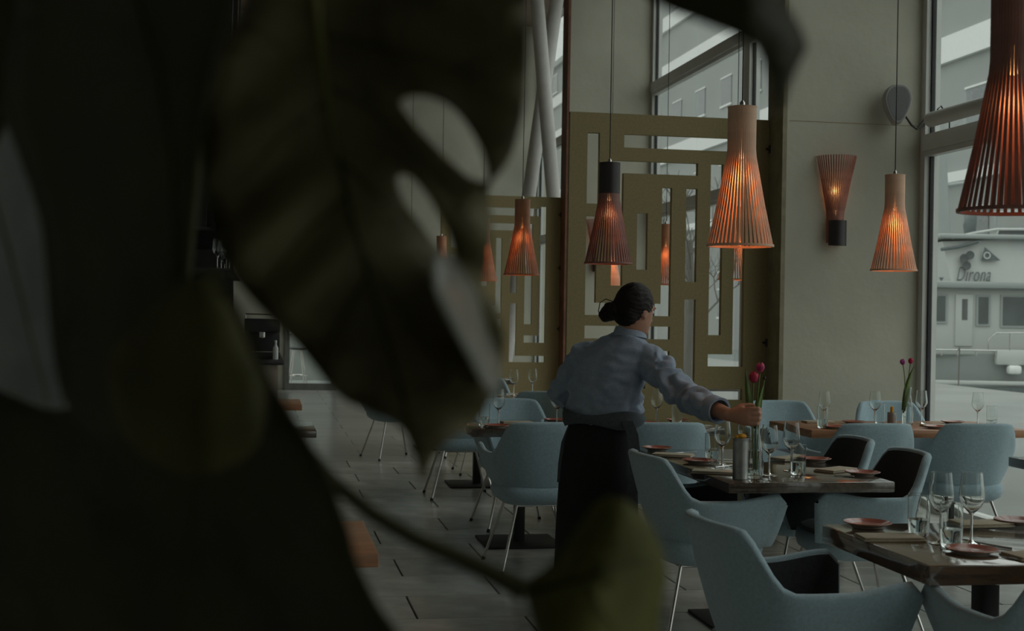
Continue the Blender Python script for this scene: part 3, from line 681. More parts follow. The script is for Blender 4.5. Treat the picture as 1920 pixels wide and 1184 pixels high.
# ------------------------------------------------------------------ table settings
def wine_me():
    p = [(.0, 0), (.034, 0), (.035, .002), (.012, .006), (.0045, .012), (.0036, .05), (.0040, .088), (.010, .098)]
    return MB().lathe(p, 24).mesh('stem', stem_m), MB().lathe([(.002, .095), (.012, .099), (.028, .116), (.0385, .138), (.0395, .150), (.036, .185), (.0315, .222), (.0308, .222), (.0352, .185), (.0386, .150), (.0376, .139), (.027, .117), (.010, .101), (0, .0995)], 28).mesh('bowl', glass_m), MB().lathe([(.0317, .2215), (.0317, .2232), (.0304, .2232), (.0304, .2215), (.0317, .2215)], 28).mesh('rim', stem_m)
WS, WBW, WR = wine_me()
TB = MB().lathe([(0, 0), (.030, 0), (.0325, .006), (.035, .06), (.0345, .135), (.0337, .1355), (.034, .06), (.031, .014), (0, .012)], 28).mesh('body', glass_m)
TR_ = MB().lathe([(.0346, .1345), (.0346, .1362), (.0333, .1362), (.0333, .1345), (.0346, .1345)], 28).mesh('rim', stem_m)
TB0 = MB().lathe([(0, .0005), (.029, .0005), (.0315, .006), (.031, .013), (0, .0115)], 24).mesh('base', stem_m)
TW = MB().lathe([(0, .0145), (.0305, .0145), (.0335, .055), (0, .055)], 24).mesh('water', water_m)
PL = MB().lathe([(0, .004), (.045, .004), (.052, .006), (.078, .016), (.0795, .0175), (.078, .0185), (.055, .010), (.05, .008), (0, .008)], 36).mesh('dish', plate_m)
PF = MB().lathe([(.044, 0), (.050, 0), (.052, .0055), (.0795, .0168), (.079, .0160), (.050, .0045), (.044, .002), (.044, 0)], 36).mesh('underside', clay_m)
def napkin_me():
    a = MB(); b_ = MB()
    a.rbox((-.10, -.055, 0), (.10, .055, .007), .0025); b_.rbox((-.098, -.052, .0072), (.096, .049, .0135), .0028)
    return a.mesh('lower_fold', linen), b_.mesh('upper_fold', linen)
NA, NB = napkin_me()
def fork_me():
    h = MB().tube([(0, -.095, .004), (0, -.03, .0045), (0, .03, .006), (0, .045, .007)], [.0042, .0034, .0022, .003], 6, flat=None)
    t_ = MB().rbox((-.009, .043, .0055), (.009, .060, .0075), .0008, 1)
    for k in range(4): t_.tube([(-.0078 + k * .0052, .058, .0065), (-.0078 + k * .0052, .080, .0075), (-.0078 + k * .0052, .096, .0055)], [.0013, .0013, .0008], 5)
    return h.mesh('handle', steel), t_.mesh('tines', steel)
FH, FT = fork_me()
KH = MB().rbox((-.005, -.10, .001), (.005, -.01, .007), .002).mesh('handle', steel)
KB = MB().add([(-.005, -.01, .0035), (.005, -.01, .0035), (.008, .06, .0035), (.004, .10, .0035), (-.005, .105, .0035), (-.005, -.01, .0048), (.005, -.01, .0048), (.0075, .06, .0038), (.004, .10, .0045), (-.005, .105, .0048)], [(4,3,2,1,0), (5,6,7,8,9)] + [(k, (k+1) % 5, 5+(k+1) % 5, 5+k) for k in range(5)]).mesh('blade', steel, smooth=False)
def wine(p, label, group='wine glasses', s=1):
    r = thing('wine_glass', label, 'glass', p, random.random() * 6, group); obj('stem', WS, r); obj('bowl', WBW, r); obj('rim', WR, r); r.scale = (s, s, s)
def tumbler(p, label, water=False, group='water glasses'):
    r = thing('water_glass', label, 'glass', p, random.random() * 6, group); obj('body', TB, r); obj('base', TB0, r); obj('rim', TR_, r)
    if water: obj('water', TW, r)
def plate(p, label, group='terracotta side plates', s=1): r = thing('side_plate', label, 'plate', p, 0, group); obj('dish', PL, r); obj('underside', PF, r); r.scale = (s, s, s)
def napkin(p, rz, label): r = thing('napkin', label, 'napkin', p, rz, 'folded linen napkins'); obj('lower_fold', NA, r); obj('upper_fold', NB, r, None, (0, 0, .02))
def fork(p, rz, label): r = thing('fork', label, 'fork', p, rz, 'forks'); obj('handle', FH, r); obj('tines', FT, r)
def knife(p, rz, label): r = thing('knife', label, 'knife', p, rz, 'knives'); obj('handle', KH, r); obj('blade', KB, r)
Z = TH_ + .0005
def T(px, py): return onz(px, py, Z)
# near right table
plate(T(1626, 989), 'terracotta plate on the far left corner of the near right table', s=1.02)
napkin(T(1668, 1012), -.12, 'folded beige napkin beside the left corner plate of the near right table')
knife(T(1697, 1000), -.75, 'knife beside the napkin on the left of the near right table')
tumbler(T(1722, 1006), 'tall water glass on the near right table, the left one', True)
tumbler(T(1783, 1026), 'tall water glass on the near right table, between the two wine glasses', True)
wine(T(1763, 1020), 'wine glass on the near right table, left of the pair')
wine(T(1821, 1020), 'wine glass on the near right table, right of the pair')
plate(T(1822, 1039), 'terracotta plate at the front edge of the near right table', s=.98)
fork(T(1848, 1024), .45, 'fork beside the front plate of the near right table')
knife(T(1884, 1048), .55, 'knife right of the front plate on the near right table')
plate(T(1908, 984), 'terracotta plate cut by the right edge of the picture')
napkin(T(1838, 986), .05, 'folded napkin at the far edge of the near right table')
napkin(T(1948, 1046), .1, 'folded napkin at the lower right edge of the picture')
fork(T(1890, 1000), 1.2, 'fork beside the plate at the right edge of the picture')
# middle table
plate(T(1232, 845), 'terracotta plate on the far left corner of the middle table')
napkin(T(1262, 856), -.5, 'folded napkin on the middle table behind the second plate')
plate(T(1310, 869), 'terracotta plate on the left side of the middle table beside the wine glass')
napkin(T(1340, 888), -.45, 'folded napkin at the near left corner of the middle table')
knife(T(1283, 850), -1.0, 'knife on the far left of the middle table')
fork(T(1365, 876), -1.0, 'fork at the left of the middle table beside the tin')
tumbler(T(1335, 866), 'water glass on the left of the middle table', True)
wine(T(1354, 876), 'wine glass on the left of the middle table under the server\'s wrist')
wine(T(1398, 866), 'wine glass behind the tulip vase on the middle table')
wine(T(1442, 892), 'wine glass just right of the tulip vase')
wine(T(1483, 884), 'wine glass at the right of the middle table, behind a water glass')
tumbler(T(1496, 890), 'water glass at the right of the middle table', True)
plate(T(1528, 866), 'terracotta plate on the far right side of the middle table')
plate(T(1617, 892), 'terracotta plate on the near right corner of the middle table')
napkin(T(1568, 884), .55, 'folded napkin beside the near right plate of the middle table')
knife(T(1560, 893), .9, 'knife beside the napkin on the right of the middle table')
napkin(T(1480, 862), .5, 'folded napkin on the far right of the middle table')
def tin(p, label):
    r = thing('tin_can', label, 'tin', p, .3, 'tin posy holders')
    pr = [(0, 0), (.033, 0), (.034, .003)] + [(.034 - .0009 * (k % 2), .006 + k * .009) for k in range(18)] + [(.034, .172), (.0355, .174), (.0355, .178), (.0335, .178), (.033, .17), (.033, .02), (0, .02)]
    put('can', MB().lathe(pr, 28), tin_m, r, ang=60)
    put('flower', MB().ball((.005, 0, .183), (.022, .018, .013)).ball((-.018, .006, .181), (.011, .010, .008)), yellow_m, r)
tin(T(1388, 899), 'ribbed tin can with a yellow flower beside the tulip vase')
def small_tin(p, label): dup_ = thing('candle_holder', label, 'candle', p, 0, 'table candles'); put('holder', MB().lathe([(0, 0), (.028, 0), (.03, .004), (.03, .085), (.028, .085), (.028, .01), (0, .01)], 20), tin_m, dup_); put('candle', MB().lathe([(0, .01), (.011, .01), (.011, .12), (.004, .124), (0, .124)], 14), yellow_m, dup_)
def vase(p, h, label, rs=1):
    r = thing('glass_vase', label, 'vase', p, 0, 'glass tulip vases')
    k = h / .25
    put('body', MB().lathe([(0, 0), (.034*rs, 0), (.038*rs, .01*k), (.040*rs, .07*k), (.030*rs, .15*k), (.021*rs, .20*k), (.024*rs, .25*k), (.0225*rs, .25*k), (.0195*rs, .20*k), (.0285*rs, .15*k), (.0385*rs, .07*k), (.0365*rs, .014*k), (0, .012*k)], 28), glass_m, r)
    put('rim', MB().lathe([(.0245*rs, .248*k), (.0245*rs, .251*k), (.0222*rs, .251*k), (.0222*rs, .248*k), (.0245*rs, .248*k)], 28), stem_m, r)
    put('water', MB().lathe([(0, .0145*k), (.036*rs, .0165*k), (.038*rs, .07*k), (.033*rs, .12*k), (0, .12*k)], 24), water_m, r)
    return r
def tulip(base, mid, head, m, label, size=.022, leaves=()):
    base, mid, head = Vector(base), Vector(mid), Vector(head)
    r = thing('tulip', label, 'tulip', base, 0, 'cut tulips'); o = base
    pts = [((1-t_)**2) * base + 2 * t_ * (1-t_) * mid + t_ * t_ * head - o for t_ in [k / 8 for k in range(9)]]
    put('stem', MB().tube(pts, .0032, 8), tstem_m, r)
    d_ = (pts[-1] - pts[-2]).normalized(); q = d_.to_track_quat('Z', 'Y').to_matrix().to_4x4()
    for k in range(6):
        pm = MB(); n, m_ = 7, 5; a0 = k * PI / 3; rr = size * (1 if k % 2 else .9)
        for i in range(n):
            t_ = i / (n - 1); rad = rr * (math.sin(PI * min(1, .12 + t_ * .72)) ** .8); w_ = .75 * math.sin(PI * (.10 + .86 * t_))
            for j in range(m_):
                a = a0 + (j / (m_ - 1) - .5) * 2 * w_
                pm.v.append(tuple(Matrix.Translation(pts[-1]) @ q @ Vector((rad * math.cos(a), rad * math.sin(a), t_ * size * 2.3 - .002))))
        for i in range(n - 1):
            for j in range(m_ - 1): pm.f.append((i*m_+j, i*m_+j+1, i*m_+m_+j+1, i*m_+m_+j))
        pt_ = put('petal', pm, m, r); sd = pt_.modifiers.new('thick', 'SOLIDIFY'); sd.thickness = .0008
    for lp in leaves:
        lp = [Vector(p) - o for p in lp]; lm = MB(); n = 9
        for i in range(n):
            t_ = i / (n - 1); c = ((1-t_)**2) * lp[0] + 2 * t_ * (1-t_) * lp[1] + t_ * t_ * lp[2]; tg = (2*(1-t_)*(lp[1]-lp[0]) + 2*t_*(lp[2]-lp[1])).normalized()
            sd_ = tg.cross(CF).normalized(); w_ = .013 * math.sin(PI * min(1, .15 + .85 * t_)) + .001
            lm.v += [tuple(c - sd_ * w_ + CF * .006), tuple(c), tuple(c + sd_ * w_ + CF * .006)]
        for i in range(n - 1):
            for j in range(2): lm.f.append((i*3+j, i*3+j+1, i*3+j+4, i*3+j+3))
        l_ = put('leaf', lm, tstem_m, r); sd = l_.modifiers.new('thick', 'SOLIDIFY'); sd.thickness = .001
vp = T(1414, 897); vd = (vp - CAM).dot(CF)
vase(vp, .25, 'clear glass vase of tulips held by the server on the middle table')
def A(px, py, dd=0): return at(px, py, vd + dd)
tulip(A(1414, 880), A(1408, 780), A(1413, 717), red_m, 'crimson tulip in the vase on the middle table, lower bloom', .021, [((A(1410, 800)), A(1404, 750), A(1398, 692)), (A(1416, 805), A(1418, 760), A(1432, 722, .02))])
tulip(A(1416, 880, .01), A(1416, 780, .01), A(1425, 698, .015), pink_m, 'magenta tulip in the vase on the middle table, upper bloom', .019)
tulip(A(1417, 880, .015), A(1424, 780, .02), A(1433, 712, .03), bud_m, 'small dark bud on a stem in the middle table vase', .007, [(A(1412, 800, .02), A(1418, 775, .03), A(1424, 735, .03))])
# table behind the server
def Q(px, py): return onz(px, py, Z)
def on(x, y): return Vector((x, y, Z))
tumbler(on(1.36, 8.30), 'water glass on the left end of the table behind the server', True)
wine(on(1.46, 8.36), 'wine glass on the left end of the table behind the server')
plate(on(1.42, 8.17), 'terracotta plate on the left end of the table behind the server')
napkin(on(1.60, 8.48), .05, 'folded napkin on the table behind the server, left of her elbow')
wine(on(1.84, 8.40), 'wine glass standing just left of the server\'s bent elbow')
plate(on(1.88, 8.62), 'terracotta plate left of the server\'s waist')
tumbler(on(1.93, 8.30), 'water glass against the server\'s left hip')
small_tin(on(2.02, 8.45), 'small tin with a yellow candle beside the server\'s left hip')
napkin(on(2.28, 8.42), 0, 'folded napkin on the table just right of the server')
plate(on(2.45, 8.40), 'terracotta plate on the table just right of the server')
wine(on(2.52, 8.50), 'wine glass behind the server\'s right sleeve')
tumbler(on(2.62, 8.38), 'water glass behind the server\'s right sleeve')
plate(on(2.70, 8.62), 'terracotta plate at the far right end of the table behind the server')
# window table
tumbler(on(3.52, 8.18), 'water glass on the left end of the window table', True)
wine(on(3.60, 8.34), 'wine glass on the left end of the window table')
plate(on(3.58, 8.12), 'terracotta plate on the left end of the window table')
napkin(on(3.66, 8.58), 0, 'folded napkin at the back left of the window table')
plate(on(3.88, 8.50), 'terracotta plate in the middle of the window table')
wine(on(3.98, 8.40), 'wine glass in the middle of the window table left of the candle')
tumbler(on(4.06, 8.50), 'water glass in the middle of the window table')
small_tin(on(4.10, 8.40), 'small tin candle holder beside the window table tulips')
wine(on(4.36, 8.50), 'wine glass just right of the window table tulips')
plate(on(4.28, 8.14), 'terracotta plate at the front of the window table')
napkin(on(4.36, 8.28), .05, 'folded napkin at the front of the window table')
plate(on(4.60, 8.52), 'terracotta plate at the right of the window table')
wine(on(4.68, 8.34), 'wine glass at the right end of the window table')
tumbler(on(4.76, 8.30), 'water glass at the right end of the window table')
wv = on(4.22, 8.42); wd = (wv - CAM).dot(CF)
vase(wv, .25, 'clear glass vase of tulips on the window table', .95)
def B_(px, py, dd=0): return at(px, py, wd + dd)
tulip(B_(1694, 775), B_(1700, 720), B_(1693, 684), purple_m, 'purple tulip on the window table, left bloom', .017)
tulip(B_(1696, 775, .01), B_(1700, 730, .01), B_(1707, 682, .01), red_m, 'crimson tulip on the window table, right bloom', .017, [(B_(1693, 770), B_(1698, 720), B_(1714, 688)), (B_(1697, 772), B_(1700, 735), B_(1708, 700, .02))])
# far tables
for k, (x, y) in enumerate(((1.62, 11.2), (1.78, 11.35), (2.1, 11.3), (2.3, 11.5))):
    wine(on(x, y), ['wine glass on the second left table, nearest the leaf', 'wine glass on the second left table, second from the leaf', 'wine glass on the second left table, third from the leaf', 'wine glass on the second left table, farthest from the leaf'][k])
napkin(on(1.88, 11.1), 0, 'folded napkin at the front of the second left table')
tumbler(on(1.70, 11.25), 'water glass on the second left table')
plate(on(2.16, 11.12), 'terracotta plate at the front of the second left table')
for k, (x, y) in enumerate(((1.9, 14.3), (2.15, 14.4), (2.4, 14.35))):
    wine(on(x, y), ['wine glass on the third left table, left', 'wine glass on the third left table, middle', 'wine glass on the third left table, right'][k])
napkin(on(3.75, 13.3), 0, 'folded napkin on the table beyond the screen'); plate(on(4.0, 13.2), 'terracotta plate on the table beyond the screen')

# ------------------------------------------------------------------ the bar at the left
bar = thing('bar_counter', 'dark bar counter at the far left with a beige end panel', 'counter', (-.35, 14.0, 0))
put('body', MB().box((-.45, -1.9, .08), (.50, 3.0, .96)), clay_m, bar); put('plinth', MB().box((-.42, -1.85, 0), (.46, 2.95, .08)), iron, bar)
put('worktop', MB().rbox((-.5, -1.95, .96), (.55, 3.05, 1.0), .006), espresso, bar)
cmx = thing('coffee_machine', 'black coffee machine on the bar beside the doorway', 'coffee machine', (.02, 12.5, 1.0))
put('housing', MB().rbox((-.17, -.05, .0), (.15, .3, .06), .01).rbox((-.17, .12, .06), (.15, .3, .34), .012).rbox((-.17, -.08, .24), (.15, .13, .36), .012), espresso, cmx)
put('group_head', MB().lathe([(.028, .0), (.03, .05), (0, .05)], 16, Matrix.Translation((-.01, .03, .19))).tube([(-.01, .02, .2), (-.01, -.10, .195)], .01), chrome, cmx)
put('drip_tray', MB().box((-.14, -.04, .06), (.12, .11, .068)), steel, cmx)
put('cup_rail', MB().tube([(-.16, .1, .36), (-.16, .1, .40), (.14, .1, .40), (.14, .1, .36)], .006), chrome, cmx)
cups = thing('paper_roll', 'white upright roll standing on the bar end', 'roll', (-.22, 12.30, 1.0)); put('sheet', MB().lathe([(.02, 0), (.055, 0), (.058, .004), (.058, .246), (.055, .25), (.02, .25), (.02, 0)], 24), white_m, cups); put('core', MB().lathe([(.019, 0), (.019, .25), (.017, .25), (.017, 0), (.019, 0)], 16), clay_m, cups)
bt_ = thing('sauce_bottle', 'small white bottle beside the coffee machine', 'bottle', (.13, 12.35, 1.0)); put('body', MB().lathe([(0, 0), (.024, 0), (.024, .1), (.010, .13), (.010, .15), (0, .15)], 16), white_m, bt_); put('cap', MB().lathe([(.012, .15), (.012, .17), (0, .17)], 12), steel, bt_)
rack = thing('hanging_rack', 'dark hanging glass rack above the bar, almost lost in shadow', 'rack', (-.5, 11.5, 1.72))
put('dark_backdrop', MB().box((-2.4, 2.5, -.6), (.22, 2.56, HC - 1.72)), iron, rack)  # dark sheet added to darken the view behind the rack
for z in (0, .3): put('shelf', MB().rbox((-.25, -1.2, z), (.3, 2.2, z + .025), .004), iron, rack)
for x, yy in ((-.2, -1.1), (.25, -1.1), (-.2, 2.1), (.25, 2.1)): put('rod', MB().tube([(x, yy, 0), (x, yy, HC - 1.72)], .008), iron, rack)
for k in range(7):
    wn = ['first', 'second', 'third', 'fourth', 'fifth', 'sixth', 'seventh'][k]
    wine(Vector((-.33 + .06 * (k % 3), 10.45 + .33 * k, 1.745)), wn + ' upright glass along the lower shelf of the shadowy bar rack', 'glasses on the bar rack')
for k in range(5):
    b_ = thing('spirit_bottle', ['first', 'second', 'third', 'fourth', 'fifth'][k] + ' dark bottle along the upper shelf of the bar rack', 'bottle', (-.38 + .05 * (k % 2), 10.5 + .42 * k, 2.045), 0, 'bottles on the bar rack')
    put('body', MB().lathe([(0, 0), (.038, 0), (.04, .006), (.04, .17), (.034, .20), (.015, .23), (.0145, .29), (0, .29)], 20), bottle_m, b_); put('cap', MB().lathe([(.0155, .27), (.0155, .30), (0, .30)], 14), steel, b_)
# bar stool beyond the glazed door
st = thing('bar_stool', 'chrome bar stool standing beyond the glazed door', 'stool', (.68, Y3 + .9, 0))
put('seat', MB().lathe([(0, .70), (.16, .70), (.18, .715), (.18, .735), (.15, .75), (0, .75)], 24), espresso, st)
for k in range(4):
    a = k * PI / 2 + .6; put('leg', MB().tube([(.10 * math.cos(a), .10 * math.sin(a), .70), (.22 * math.cos(a), .22 * math.sin(a), 0)], .012), chrome, st)
put('foot_ring', MB().tube([(.185 * math.cos(a), .185 * math.sin(a), .22) for a in [2 * PI * k / 20 for k in range(21)]], .009, 6), chrome, st)
put('backrest', MB().tube([(-.16, .08, .74), (-.17, .10, 1.0), (0, .17, 1.02), (.17, .10, 1.0), (.16, .08, .74)], .012), chrome, st)

# ------------------------------------------------------------------ the server
def remesh(mb, name, m, vox, smooth=3, disp=None, ang=80, parent=None, origin=Vector((0,0,0))):
    me = bpy.data.meshes.new('tmp'); me.from_pydata(mb.v, [], mb.f); me.update()
    bm = bmesh.new(); bm.from_mesh(me); bmesh.ops.recalc_face_normals(bm, faces=bm.faces[:]); bm.to_mesh(me); bm.free()
    o = bpy.data.objects.new('tmp', me); COL.objects.link(o)
    md = o.modifiers.new('r', 'REMESH'); md.mode = 'VOXEL'; md.voxel_size = vox
    dg = bpy.context.evaluated_depsgraph_get(); dg.update()
    out = bpy.data.meshes.new_from_object(o.evaluated_get(dg)); bpy.data.objects.remove(o)
    bm = bmesh.new(); bm.from_mesh(out)
    for _ in range(smooth): bmesh.ops.smooth_vert(bm, verts=bm.verts[:], factor=.5, use_axis_x=True, use_axis_y=True, use_axis_z=True)
    bm.normal_update()
    if disp:
        for v in bm.verts: v.co += v.normal * disp(v.co)
    for v in bm.verts: v.co -= origin
    bm.to_mesh(out); bm.free(); out.materials.clear(); out.materials.append(m); out.name = name
    out.polygons.foreach_set('use_smooth', [True] * len(out.polygons))
    return obj(name, out, parent)
PD = 6.55
base = at(1122, 900, PD); base.z = 0
person = thing('person', 'server in a blue shirt and black apron, seen from behind, reaching for a vase', 'person', base)
UP = Vector((0, 0, 1))
ca, sa = math.cos(math.radians(40)), math.sin(math.radians(40))
FD = _f0 * ca + _r0 * sa; RD = _r0 * ca - _f0 * sa
def J(px, py, d): return at(px, py, d)
def sec(px, py, d, a, b_, tilt=0):
    c = J(px, py, d); return (c, RD * a, (FD * math.cos(tilt) - UP * math.sin(tilt)) * b_)
rsh, rel, rwr = J(1213, 672, 6.46), J(1286, 745, 6.22), J(1368, 779, vd + .005)
lsh, lel, lwr = J(1096, 668, 6.66), J(1052, 738, 6.72), J(1098, 772, 6.94)
hc = J(1191, 584, 6.50)
hfw = (_r0 * .80 + _f0 * .60); hfw = (hfw - UP * .22).normalized(); hrt = hfw.cross(UP).normalized(); hup = hrt.cross(hfw).normalized()
HM = Matrix((hfw, hrt, hup)).transposed()
def H(f_, r_, u_): return hc + hfw * f_ + hrt * r_ + hup * u_
hipL, hipR = J(1098, 850, 6.60), J(1150, 850, 6.50)
def limb(mb, pts, rads, seg=12): mb.tube(pts, rads, seg)
bd = MB()
bd.loft([sec(1122, 868, PD, .15, .11), sec(1122, 820, PD, .155, .115), sec(1128, 770, PD, .135, .095), sec(1140, 705, PD, .155, .10), sec(1155, 662, 6.54, .165, .085), sec(1172, 640, 6.53, .09, .065), sec(1178, 628, 6.52, .05, .052)], 20)
limb(bd, [J(1168, 655, 6.53), J(1180, 622, 6.51), H(-.02, 0, -.05)], [.062, .056, .052])
bd.ball(hc + hup * .012, (.092, .074, .110), HM, 22, 16)                       # skull
bd.loft([(H(.018, 0, -.115), hfw * .050, hrt * .030), (H(.018, 0, -.095), hfw * .072, hrt * .050), (H(.014, 0, -.055), hfw * .080, hrt * .062), (H(.012, 0, 0), hfw * .085, hrt * .068)], 18)   # jaw and cheeks
bd.ball(H(.072, 0, -.100), (.022, .022, .018), HM)                            # chin
bd.loft([(H(.086, 0, .025), hfw * .008, hrt * .008), (H(.098, 0, -.005), hfw * .013, hrt * .010), (H(.104, 0, -.026), hfw * .014, hrt * .015), (H(.094, 0, -.036), hfw * .008, hrt * .012)], 10)   # nose
bd.ball(H(.088, 0, -.062), (.010, .022, .007), HM); bd.ball(H(.086, 0, -.074), (.010, .019, .008), HM)   # lips
for q in (-1, 1):
    bd.ball(H(.080, q * .030, .034), (.012, .024, .008), HM)                   # brow
    bd.ball(H(-.004, q * .074, -.004), (.020, .008, .030), HM); bd.ball(H(-.002, q * .076, -.030), (.010, .007, .010), HM)   # ear
limb(bd, [rsh, rel, rel.lerp(rwr, .35), rwr], [.052, .044, .043, .029])
limb(bd, [lsh, lel, lel.lerp(lwr, .35), lwr], [.052, .044, .043, .029])
# right hand closed round the vase neck, knuckles stacked towards the camera
ax = (J(1410, 781, vd - .042) - rwr).normalized(); dn = (Vector((0,0,-1)) - ax * Vector((0,0,-1)).dot(ax)).normalized(); aw = ax.cross(dn)
if aw.dot(CF) < 0: aw = -aw
def Hd(a_, d_, w_): return rwr + ax * a_ + dn * d_ + aw * w_
bd.loft([(Hd(-.01, 0, 0), dn * .026, aw * .021), (Hd(.025, .0, 0), dn * .034, aw * .018), (Hd(.06, .002, 0), dn * .041, aw * .016), (Hd(.088, .004, .002), dn * .042, aw * .014), (Hd(.096, .004, .004), dn * .036, aw * .010)], 16)
for k, (o_, l) in enumerate(((-.032, .95), (-.0105, 1.05), (.0115, 1.0), (.032, .82))):
    p0, p1, p2, p3 = Hd(.080, o_, .0), Hd(.090 + .036 * l, o_ * 1.04, .012), Hd(.094 + .030 * l, o_ * .98 + .002, .046 * l), Hd(.082, o_ * .94 + .003, .060)
    limb(bd, [p0, p0.lerp(p1, .5) - aw * .002, p1, p2, p3], [.0105, .0098, .0100, .0088, .0076], 10)
limb(bd, [Hd(.018, -.020, .006), Hd(.044, -.040, .020), Hd(.075, -.046, .034), Hd(.100, -.044, .044)], [.0145, .0125, .0112, .0090], 10)   # thumb
# left hand, loosely curled in front of the body
ax2 = (lwr - lel).normalized(); dn2 = (Vector((0,0,-1)) - ax2 * Vector((0,0,-1)).dot(ax2)).normalized(); aw2 = ax2.cross(dn2)
def Hl(a_, d_, w_): return lwr + ax2 * a_ + dn2 * d_ + aw2 * w_
bd.loft([(Hl(-.01, 0, 0), dn2 * .026, aw2 * .02), (Hl(.05, 0, 0), dn2 * .04, aw2 * .016), (Hl(.09, 0, 0), dn2 * .036, aw2 * .012)], 14)
for o_ in (-.030, -.010, .010, .030): limb(bd, [Hl(.08, o_, 0), Hl(.12, o_, .008), Hl(.14, o_, .032), Hl(.125, o_, .05)], [.0098, .0092, .0085, .0075], 8)
limb(bd, [Hl(.02, -.022, .006), Hl(.055, -.045, .02), Hl(.09, -.05, .03)], [.014, .012, .009], 8)
ankL, ankR = Vector((hipL.x - .02, hipL.y + .05, .09)), Vector((hipR.x + .03, hipR.y - .03, .09))
for hp, an in ((hipL, ankL), (hipR, ankR)): limb(bd, [hp + UP * .03, hp.lerp(an, .5), hp.lerp(an, .72), an], [.085, .058, .056, .038])
body = remesh(bd, 'body', skin_m, .0055, 2, None, parent=person, origin=base)
for q in (-1, 1):
    e = put('eye', MB().ball(H(.079, q * .030, .014) - base, (.010, .012, .009), HM), white_m, person); put('iris', MB().ball(H(.0875, q * .031, .014) - base, (.003, .0055, .0055), HM), bud_m, e)
# hair: smooth cap pulled back into a low bun
hm = MB()
hm.ball(H(-.016, 0, .030), (.101, .086, .106), HM, 24, 16); hm.ball(H(-.05, 0, -.025), (.062, .070, .062), HM, 20, 14)
bc = J(1147, 584, 6.52)
hm.ball(bc, (.050, .046, .047), HM, 18, 12); hm.ball(J(1136, 590, 6.52), (.036, .034, .036), HM, 16, 10); hm.tube([H(-.085, 0, -.01), bc], [.05, .042], 12)
def hd_(p):
    q = HM.transposed() @ (p - hc); a = math.atan2(q.z, q.y); return .0016 * math.sin(a * 26 + 6 * noise.noise(p * 16)) + .003 * noise.noise(p * 34)
# keep the face clear: shave whatever would stick out in front
hair = remesh(hm, 'hair', hair_m, .006, 3, hd_, parent=person, origin=base)
bm = bmesh.new(); bm.from_mesh(hair.data)
kill = []
for v in bm.verts:
    q = HM.transposed() @ (v.co + base - hc)
    if q.x > .052 + .35 * max(0, q.z - .03) and q.z < .075: kill.append(v)
    elif q.x > .005 and q.z < -.005 - (q.x - .005) * -.2: kill.append(v)
bmesh.ops.delete(bm, geom=kill, context='VERTS'); bm.to_mesh(hair.data); bm.free()
put('loose_strand', MB().tube([p - base for p in (J(1150, 566, 6.5), J(1136, 561, 6.5), J(1125, 568, 6.5), J(1122, 584, 6.5), J(1128, 598, 6.5))], .0022, 6), hair_m, hair)
put('hair_tie', MB().tube([p - base for p in [H(-.095, .035 * math.cos(t_), .0 + .035 * math.sin(t_)) for t_ in [k * PI / 8 for k in range(17)]]], .006, 6), bud_m, hair)
# shirt
sh = MB()
sh.loft([sec(1130, 812, PD, .140, .100), sec(1132, 790, PD, .165, .120), sec(1133, 780, PD, .188, .140), sec(1134, 768, PD, .196, .145), sec(1136, 735, PD, .190, .138), sec(1143, 700, PD, .196, .132), sec(1150, 672, 6.55, .198, .120), sec(1158, 652, 6.54, .178, .100), sec(1168, 638, 6.53, .125, .080), sec(1175, 628, 6.52, .080, .068), sec(1180, 622, 6.515, .060, .058)], 28, 2.3)
limb(sh, [rsh + (lsh - rsh) * .12, rsh + Vector((0,0,-.005)), rsh.lerp(rel, .5), rel, rel.lerp(rwr, .35), rel.lerp(rwr, .66)], [.076, .082, .075, .066, .064, .054], 16)
limb(sh, [lsh + (rsh - lsh) * .12, lsh, lsh.lerp(lel, .5), lel, lel.lerp(lwr, .35), lel.lerp(lwr, .7)], [.076, .080, .074, .066, .062, .054], 16)
armax = (rwr - rel).normalized()
def wr(p):
    d1 = .012 * noise.noise(Vector((p.x * 9, p.y * 9, p.z * 22))) + .007 * noise.noise(Vector((p.x * 22 + 5, p.y * 22, p.z * 34)))
    t_ = (p - rsh).dot((rwr - rsh).normalized())
    if (p - rsh).dot(_r0) > .03: d1 += .011 * math.sin(t_ * 62 + 7 * noise.noise(p * 9)) * smoothstep(.02, .12, t_)
    if p.z < 1.12 and (p - rsh).dot(_r0) < .03: d1 += .016 * noise.noise(Vector(((p.x + p.z) * 16, p.y * 16, (p.z - p.x * .6) * 26))) * smoothstep(1.14, 1.02, p.z)
    return d1
shirt = remesh(sh, 'shirt', shirt_m, .0075, 3, wr, parent=person, origin=base)
def cuff(p, d_, r_, name='cuff'):
    d_ = d_.normalized(); n = Vector((0,0,1)).cross(d_).normalized(); b2 = d_.cross(n); q = Matrix((n, b2, d_)).transposed().to_4x4(); q.translation = p - base
    c_ = put(name, MB().lathe([(r_ * .80, -.03), (r_ * 1.04, -.034), (r_ * 1.12, -.018), (r_ * 1.12, .018), (r_ * 1.07, .033), (r_ * .90, .034), (r_ * .86, .0)], 22, q), shirt_m, shirt)
    for v in c_.data.vertices: v.co += v.normal * .006 * noise.noise(v.co * 28)
cuff(rel.lerp(rwr, .68), rwr - rel, .055); cuff(lel.lerp(lwr, .68), lwr - lel, .054)
nk = J(1181, 621, 6.515) - base
cl = MB(); n = 26
for j, (rr, dz) in enumerate(((.064, -.016), (.064, .020), (.069, .024), (.076, .006), (.083, -.020))):
    for k in range(n):
        a = 2 * PI * k / n; fr = .5 + .5 * math.cos(a)                            # a=0 at the throat
        v = FD * math.cos(a) * rr * .98 + RD * math.sin(a) * rr; cl.v.append(tuple(nk + v + UP * (dz - .020 * fr)))
